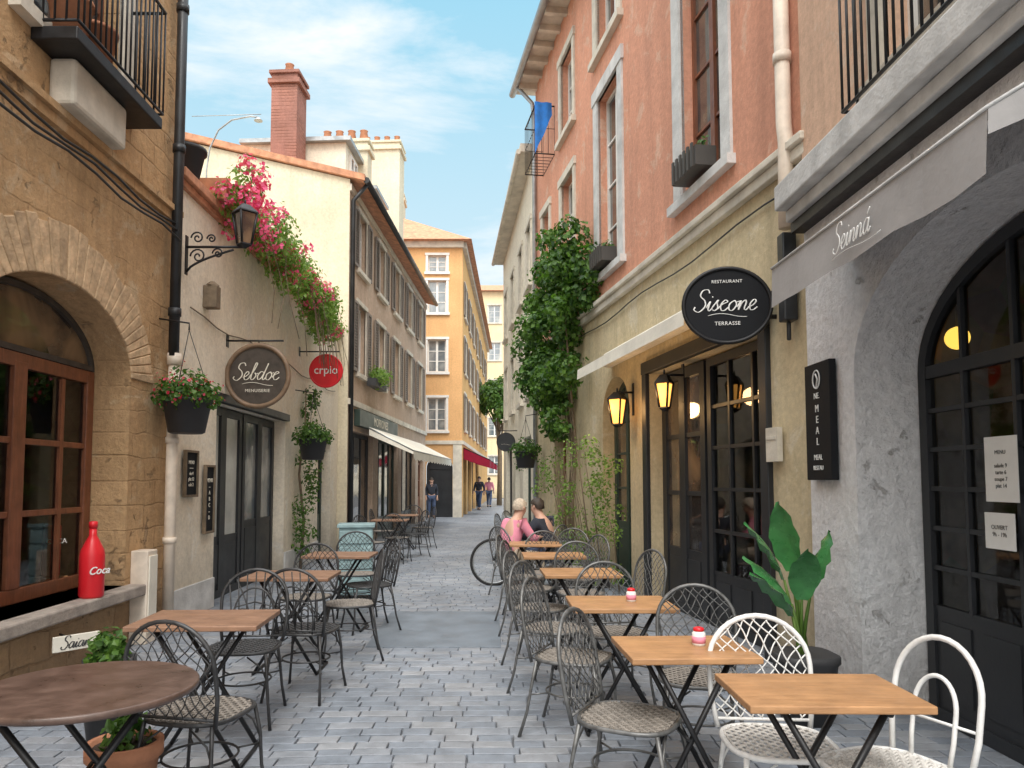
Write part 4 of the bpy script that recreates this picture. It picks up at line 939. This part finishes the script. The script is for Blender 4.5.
# ---------------------------------------------------------------- furniture
def make_chair(label,fm,sm,style,loc,rot,k_=1.0):
    t=thing('bistro_chair',label,'chair',loc,rot,'bistro chairs on the street terrace')
    for sx,sy in ((-1,-1),(1,-1),(-1,1),(1,1)):
        mb=MB()
        if sy<0: mb.tube([(sx*.17,-.17,.44),(sx*.185,-.2,.3),(sx*.195,-.2,.15),(sx*.215,-.225,.0)],[.012*k_,.011*k_,.010*k_,.012*k_],8)
        else: mb.tube([(sx*.165,.175,.44),(sx*.18,.2,.3),(sx*.19,.225,.15),(sx*.205,.27,.0)],[.012*k_,.011*k_,.010*k_,.012*k_],8)
        mb.obj('leg',fm,t)
    mb=MB(); mb.tube([(.165*cos(a),.165*sin(a)+.0,.25) for a in [2*pi*i/28 for i in range(28)]],.007*k_,6,True)
    for sx in (-1,1):
        for sy in (-1,1): 
            mb.tube([(sx*.187,sy*.2,.25),(sx*.116,sy*.116,.25)],.006*k_,5)
            mb.tube([(sx*.19,sy*.2,.27),(sx*.15,sy*.19,.36),(sx*.06,sy*.18,.425)],.006*k_,5)
    mb.obj('leg_brace',fm,t)
    mb=MB(); K=17; sup=lambda a,b_:(abs(a)**3+abs(b_)**3)<.200**3
    for d_ in (0,1):
        for i in range(K):
            c=-.19+.38*i/(K-1); run=[]
            for j in range(-22,23):
                q=j*.0093; X,Y=(c,q) if d_==0 else (q,c)
                if sup(X,Y): run.append((X,Y,.450+.0045*sin(pi*q/.0238+pi*(i%2)+(0 if d_ else pi/2))))
            if len(run)>2: mb.tube(run,.0060,4)
    mb.obj('seat',sm,t)
    mb=MB(); 
    def rr(a): return .208/((abs(cos(a))**3+abs(sin(a))**3)**(1/3))
    mb.tube([(rr(a)*cos(a),rr(a)*sin(a),.447) for a in [2*pi*i/40 for i in range(40)]],.012*k_,7,True); mb.obj('seat_rim',fm,t)
    yy=lambda z:.195+(z-.44)*.18
    def hoop(mb,hw,zs,zt,r,z0=.44):
        pts=[(-hw*.9,yy(z0),z0),(-hw,yy((z0+zs)/2),(z0+zs)/2)]+[(-hw*cos(pi*i/16),yy(zs+(zt-zs)*sin(pi*i/16)),zs+(zt-zs)*sin(pi*i/16)) for i in range(17)]+[(hw,yy((z0+zs)/2),(z0+zs)/2),(hw*.9,yy(z0),z0)]
        mb.tube(pts,r,8)
    W_=.215 if style!='hoops' else .175
    mb=MB(); hoop(mb,W_,.70,.90,.012*k_); mb.obj('backrest',fm,t)
    inside=lambda x,z: z>.47 and (abs(x)<.205 if z<.70 else (x/.208)**2+((z-.70)/.193)**2<1)
    mb=MB()
    if style=='lattice':
        for sgn_ in (-1,1):
            for k in range(-15,16):
                c=k*.053; run=[]
                for i in range(0,60):
                    z=.47+i*.0075; x=c+sgn_*(z-.68)*.8+.013*sin((z-.47)*34+k)
                    if inside(x,z): run.append((x,yy(z)+.003*sgn_,z))
                    else:
                        if len(run)>2: mb.tube(run[::2]+[run[-1]],.0036*k_,4)
                        run=[]
                if len(run)>2: mb.tube(run[::2]+[run[-1]],.0036*k_,4)
        mb.tube([(-.2,yy(.475),.475),(.2,yy(.475),.475)],.007,6)
    elif style=='scroll':
        for hw,zs,zt in ((.13,.62,.78),):
            hoop(mb,hw,zs,zt,.006)
        for s_ in (-1,1):
            mb.tube([(s_*(.07+.055*(1-i/30)*cos(i*.45)),yy(.6+.055*(1-i/30)*sin(i*.45)),.60+.055*(1-i/30)*sin(i*.45)) for i in range(26)],.005,5)
            mb.tube([(s_*(.0+.13*u),yy(.5+.38*u),.50+.34*u**.7) for u in [i/10 for i in range(11)]],.005,5)
            mb.tube([(s_*.2,yy(.56),.56),(s_*.12,yy(.66),.66),(0,yy(.69),.69)],.005,5)
        for k in range(-3,4):
            x=k*.045; zt=.70+.19*sqrt(max(0,1-(x/.21)**2)); mb.tube([(x,yy(.47),.47),(x*1.15,yy(.68),.68),(x*1.3,yy(zt),zt-.008)],.0045,5)
        mb.tube([(-.2,yy(.475),.475),(.2,yy(.475),.475)],.007,6)
    else:
        hoop(mb,.085,.64,.76,.009)
        mb.tube([(-.165,yy(.60),.60),(.165,yy(.60),.60)],.006,6)
    mb.obj('back_weave',fm,t)
    return t
DL='dark metal bistro chair with lattice back and woven seat'
WL='white metal bistro chair with lattice back'
d0=make_chair(DL,M['grey_metal'],M['wicker_d'],'lattice',(.62,3.36,0),radians(62),.88)
for (x,y,a) in [(1.12,4.02,-12),(.86,5.2,4),(.50,4.5,66),(.46,5.35,60),(.42,6.2,72),(1.15,6.3,-65),(.40,7.3,70),(.85,7.0,0),(.36,8.1,75),(.95,8.0,-60),(.9,9.0,-30),(.66,8.5,10),(.38,13.2,70),(.55,14.4,60)]:
    clone(d0,(x,y,0),radians(a+U(-4,4)))
d1=make_chair('black iron bistro chair with open lattice back',M['dark_metal'],M['wicker_d'],'lattice',(-1.32,3.46,0),radians(168),.82)
d2=make_chair('black iron bistro chair with scrolled wire back',M['dark_metal'],M['dark_metal'],'scroll',(-1.55,4.75,0),radians(4),.9)
for i,(x,y,a) in enumerate([(-1.30,5.32,170),(-1.66,6.75,-6),(-1.20,6.40,-75),(-1.22,7.55,-65),(-1.5,8.4,10),(-1.7,13.6,170),(-1.5,14.6,-60),(-2.2,15.4,90),(-1.5,16.5,-70),(-1.85,17.6,0),(-2.0,12.6,60)]):
    clone(d1 if i%3 else d2,(x,y,0),radians(a+U(-4,4)))
make_chair(WL,M['whitem'],M['wicker_w'],'lattice',(1.16,3.05,0),radians(-4),.95)
make_chair('white metal bistro chair with bent tube back',M['whitem'],M['wicker_w'],'hoops',(1.46,2.76,0),radians(-68),.95)
def make_table(label,w_,d_,tm,loc,rot,round_=False,grp='folding bistro tables'):
    t=thing('bistro_table',label,'table',loc,rot,grp)
    mb=MB()
    if round_: mb.lathe([(w_/2-.01,.722),(w_/2,.728),(w_/2,.745),(w_/2-.006,.75)],n=56); mb.obj('table_top',tm,t)
    else: mb.box(-w_/2,w_/2,-d_/2,d_/2,.722,.75); mb.obj('table_top',tm,t,bevel=.005)
    ex=w_*.36; ey=d_*.34
    for i,(sx,sy) in enumerate(((1,1),(-1,1),(1,-1),(-1,-1))):
        mb=MB(); o_=.012*sx
        mb.tube([(-sx*ex,sy*ey+o_,.012),(sx*ex*.8,sy*ey+o_,.712)],.0125,6); mb.obj('leg',M['black'],t)
    for sx in (-1,1):
        mb=MB(); mb.tube([(sx*ex,-ey-.02,.012),(sx*ex,ey+.02,.012)],.011,6); mb.obj('foot_bar',M['black'],t)
        mb=MB(); mb.tube([(sx*ex*.8,-ey-.02,.708),(sx*ex*.8,ey+.02,.708)],.011,6); mb.obj('top_bar',M['black'],t)
    mb=MB(); mb.tube([(0-.03,-ey-.02,.395),(-.03,ey+.02,.395)],.009,6); mb.obj('crossbar',M['black'],t)
    return t
make_table('oak topped folding table with black crossed legs',.62,.42,M['tablew'],(1.18,2.72,0),radians(-1))
make_table('oak topped folding table with black crossed legs',.56,.46,M['tablew'],(.87,3.40,0),radians(2))
tb=make_table('oak topped folding table with black crossed legs',.62,.50,M['tablew'],(.80,4.62,0),0)
for (x,y) in ((.74,6.15),(.64,7.55),(.54,8.9)): clone(tb,(x,y,0),radians(U(-3,3)))
make_table('round dark brown table on folding black legs',.76,.62,M['roundt'],(-1.47,2.76,0),radians(15),True)
tb=make_table('dark wood topped folding table with black legs',.68,.50,M['tabled'],(-1.55,4.1,0),radians(2))
for (x,y) in ((-1.58,5.98),(-1.52,7.6),(-1.9,14.2),(-1.9,16.2)): clone(tb,(x,y,0),radians(U(-3,3)))
def jar(loc,label):
    t=thing('condiment_jar',label,'jar',loc)
    mb=MB(); mb.lathe([(.027,0),(.030,.01),(.030,.055),(.022,.065)],n=20); mb.obj('jar_body',M['paper'],t)
    mb=MB(); mb.lathe([(.0305,.012),(.0308,.042)],n=20); mb.obj('jar_label',M['pinks'],t)
    mb=MB(); mb.lathe([(.024,.065),(.024,.078),(.012,.083)],n=20); mb.obj('lid',M['red'],t)
jar((.95,3.42,.75),'small red and white condiment jar on the oak table'); jar((.875,4.64,.75),'small red and white condiment jar on the oak table')
t=thing('display_stand','weathered grey teal wooden display stand','stand',(-1.72,9.6,0),radians(8))
mb=MB(); mb.box(-.21,.21,-.2,.2,.06,.9); mb.box(-.235,.235,-.23,.23,.9,.94)
for k in range(4): mb.box(-.20,.20,-.215,-.2,.1+k*.2,.26+k*.2)
mb.obj('stand_body',M['teal'],t,bevel=.006)
for sx in (-.18,.18):
    for sy in (-.17,.17): mb=MB(); mb.box(sx-.02,sx+.02,sy-.02,sy+.02,0,.06); mb.obj('foot',M['black'],t)
t=thing('bicycle','black bicycle parked beside the cafe tables','bicycle',(.47,10.7,0),radians(5))
def wheel(x):
    mb=MB(); r=.32; mb.tube([(x+r*cos(2*pi*i/40),0,r+.01+r*sin(2*pi*i/40)) for i in range(40)],.02,8,True); o=mb.obj('wheel',M['tyre'],t)
    mb=MB(); mb.tube([(x+.295*cos(2*pi*i/40),0,r+.01+.295*sin(2*pi*i/40)) for i in range(40)],.01,6,True)
    for i in range(18):
        a=2*pi*i/18; mb.tube([(x,.02*(-1)**i,r+.01),(x+.29*cos(a),0,r+.01+.29*sin(a))],.0022,4)
    mb.tube([(x,-.05,r+.01),(x,.05,r+.01)],.02,8); mb.obj('rim',M['zinc'],o)
wheel(-.42); wheel(.6)
mb=MB(); A=(-.42,0,.33);H=(-.28,0,.72);Hb=(-.3,0,.62);B=(.12,0,.3);Sx=(.22,0,.75);C=(.6,0,.33)
for a_,b_ in ((Hb,B),(H,Sx),(B,Sx),(B,C),(Sx,C),((-.25,0,.82),A)): mb.tube([a_,b_],.016,8)
mb.obj('bicycle_frame',M['blackp'],t); mb=MB(); mb.tube([(-.1,-.28,.95),(-.25,-.2,.98),(-.26,0,.95),(-.25,.2,.98),(-.1,.28,.95)],.012,8); mb.tube([(-.25,0,.82),(-.26,0,.95)],.013,8); mb.obj('handlebar',M['zinc'],t)
mb=MB(); mb.tube([(.08,0,.86),(.18,0,.87),(.3,0,.88),(.34,0,.88)],[.02,.04,.075,.05],8); mb.tube([(.22,0,.72),(.23,0,.86)],.012,6); mb.obj('saddle',M['tyre'],t)

# ---------------------------------------------------------------- people
def skinmesh(name,V,E,Rr,root=0,sub=2,mat=None):
    me=bpy.data.meshes.new(name); me.from_pydata(V,E,[]); o=bpy.data.objects.new(name,me); COL.objects.link(o)
    md=o.modifiers.new('skin','SKIN'); md.use_smooth_shade=True
    for i,r in enumerate(Rr):
        o.data.skin_vertices[0].data[i].radius=(r,r) if not isinstance(r,tuple) else r
        o.data.skin_vertices[0].data[i].use_root=(i==root)
    s=o.modifiers.new('sub','SUBSURF'); s.levels=sub; s.render_levels=sub
    dg=bpy.context.evaluated_depsgraph_get(); dg.update()
    m2=bpy.data.meshes.new_from_object(o.evaluated_get(dg)); bpy.data.objects.remove(o)
    m2.materials.clear(); m2.materials.append(mat)
    for p in m2.polygons: p.use_smooth=True
    m2.name=name; return m2
def person(label,pose,loc,rot,top,bottom,hair,longh=False,scale=1,headturn=0):
    t=thing('person',label,'person',loc,rot); t.scale=(scale,)*3
    if pose=='sit':
        pel=(0,.08,.56); wst=(0,.09,.74); ch=(0,.02,.93); nk=(0,-.06,1.09); jaw=(0,-.11,1.15); sk=(0,-.11,1.23); tp=(0,-.10,1.29)
        hip=lambda s:(s*.10,.02,.54); kn=lambda s:(s*.13,-.36,.54); an=lambda s:(s*.13,-.38,.10); toe=lambda s:(s*.14,-.54,.05)
        sh=lambda s:(s*.175,-.01,1.01); el=lambda s:(s*.25,-.14,.79); wr=lambda s:(s*.13,-.34,.80)
    else:
        k=.18 if pose=='walk' else .02
        pel=(0,0,.95); wst=(0,0,1.1); ch=(0,.0,1.30); nk=(0,.0,1.48); jaw=(0,-.02,1.54); sk=(0,-.005,1.62); tp=(0,0,1.68)
        hip=lambda s:(s*.09,0,.90); kn=lambda s:(s*.10,-.04-s*k*.6,.50); an=lambda s:(s*.10,.03-s*k,.09); toe=lambda s:(s*.12,-.13-s*k,.04)
        sh=lambda s:(s*.185,.0,1.40); el=lambda s:(s*.24,.03+s*k*.5,1.13); wr=lambda s:(s*.24,-.07+s*k*.8,.90)
    V=[pel,wst,ch,nk,jaw,sk,tp]; Rr=[(.15,.12),(.135,.105),(.155,.11),.055,.062,.085,.05]; E=[(0,1),(1,2),(2,3),(3,4),(4,5),(5,6)]
    def addv(p,r,par): V.append(p); Rr.append(r); E.append((par,len(V)-1)); return len(V)-1
    addv((0,jaw[1]-.085,jaw[2]+.035),.014,4)
    for s in (-1,1):
        h=addv(hip(s),.095,0); k_=addv(kn(s),.062,h); a_=addv(an(s),.042,k_); addv(toe(s),.035,a_)
        q=addv(sh(s),.062,2); e_=addv(el(s),.045,q); w_=addv(wr(s),.028,e_)
        W=Vector(wr(s)); D=(W-Vector(el(s))).normalized(); pm=W+D*.06; pi_=addv(tuple(pm),.03,w_)
        sd_=Vector((1,0,0)) if abs(D.x)<.8 else Vector((0,1,0)); sd_=(sd_-D*sd_.dot(D)).normalized(); dn=Vector((0,0,-1)) if abs(D.z)<.8 else Vector((0,1,0))
        for f in range(4):
            b0=pm+D*.03+sd_*(-.03+.02*f); l=[.06,.07,.066,.05][f]
            i1=addv(tuple(b0),.010,pi_); i2=addv(tuple(b0+D*l*.55+dn*.008),.009,i1); addv(tuple(b0+D*l+dn*.03),.0075,i2)
        th=W+D*.03-sd_*s*.035; i1=addv(tuple(th),.011,w_); addv(tuple(th+D*.045-sd_*s*.01),.009,i1)
    me=skinmesh('body',V,E,Rr,0,2,M['skin']); mkobj('body',me,t)
    Vt=[pel,wst,ch,tuple((Vector(ch)+Vector(nk))/2)]; Et=[(0,1),(1,2),(2,3)]; Rt=[(.165,.135),(.158,.128),(.175,.13),.09]
    for s in (-1,1):
        Vt+= [sh(s),el(s),tuple(Vector(el(s)).lerp(Vector(wr(s)),.75))]; n=len(Vt); Et+=[(2,n-3),(n-3,n-2),(n-2,n-1)]; Rt+=[.08,.06,.05]
    mkobj('shirt',skinmesh('shirt',Vt,Et,Rt,0,2,M[top]),t)
    Vt=[pel]; Et=[]; Rt=[(.165,.135)]
    for s in (-1,1):
        Vt+=[hip(s),kn(s),tuple(Vector(an(s))+Vector((0,0,.02)))]; n=len(Vt); Et+=[(0,n-3),(n-3,n-2),(n-2,n-1)]; Rt+=[.11,.078,.058]
    mkobj('trousers',skinmesh('trousers',Vt,Et,Rt,0,2,M[bottom]),t)
    for s in (-1,1):
        a_,b_=Vector(an(s)),Vector(toe(s)); b_.z=.045; a_.z=.06
        mkobj('shoe',skinmesh('shoe',[tuple(a_+Vector((0,.03,-.01))),tuple(a_),tuple(b_)],[(0,1),(1,2)],[.045,.052,.045],0,2,M['tyre']),t)
    c=Vector(sk); mb=MB(); n=16
    vs=[];fs_=[]
    for i in range(10):
        th=i/9*pi*(.76 if longh else .62)
        for j in range(n):
            ph=2*pi*j/n; back=max(0,sin(ph)); 
            th2=th*(1 if back>.0 else .70)
            r=.106+.007*sin(ph*5+i)
            vs.append((c.x+r*sin(th2)*cos(ph)*.92,c.y+.012+r*1.08*sin(th2)*sin(ph),c.z+.005+r*1.12*cos(th2)))
    for i in range(9):
        for j in range(n): fs_.append((i*n+j,i*n+(j+1)%n,(i+1)*n+(j+1)%n,(i+1)*n+j))
    mb.add(vs,fs_,True); mb.obj('hair',M[hair],t)
    for s in (-1,1):
        mb=MB(); mb.lathe([(.002,-.009)]+[(.009*sin(pi*i/6),-.009*cos(pi*i/6)) for i in range(1,6)]+[(.002,.009)],(s*.03,c.y-.083,c.z-.012),8); mb.obj('eye',M['haird'],t)
        mb=MB(); mb.tube([(s*.085,c.y+.005,c.z+.015),(s*.097,c.y+.018,c.z-.01),(s*.086,c.y+.008,c.z-.04)],[.008,.011,.007],6); mb.obj('ear',M['skin'],t)
    mb=MB(); mb.tube([(-.02,c.y-.078,c.z-.062),(0,c.y-.084,c.z-.064),(.02,c.y-.078,c.z-.062)],.005,6); mb.obj('mouth',M['skin'],t)
    return t
person('seated person in a pink shirt with light hair at a table','sit',(.32,9.75,0),radians(128),'pinks','beige','hairg',False,.93)
person('seated person in a dark jacket turned away at the table','sit',(.72,10.1,0),radians(-125),'darks','jeans','haird',False,.93)
person('standing person in dark jacket near the orange house','walk',(-.55,37.5,0),radians(-20),'darks','jeans','haird',scale=.97)
person('person standing by the arched door in dark clothes','stand',(-2.3,29.2,0),radians(10),'darks','jeans','haird',scale=.92)
person('person in pink walking away between the shops','walk',(-.05,41,0),radians(170),'pinks','jeans','haird',scale=.95)
clone(d0,(.32,9.78,0),radians(128)); clone(d0,(.74,10.13,0),radians(-125))
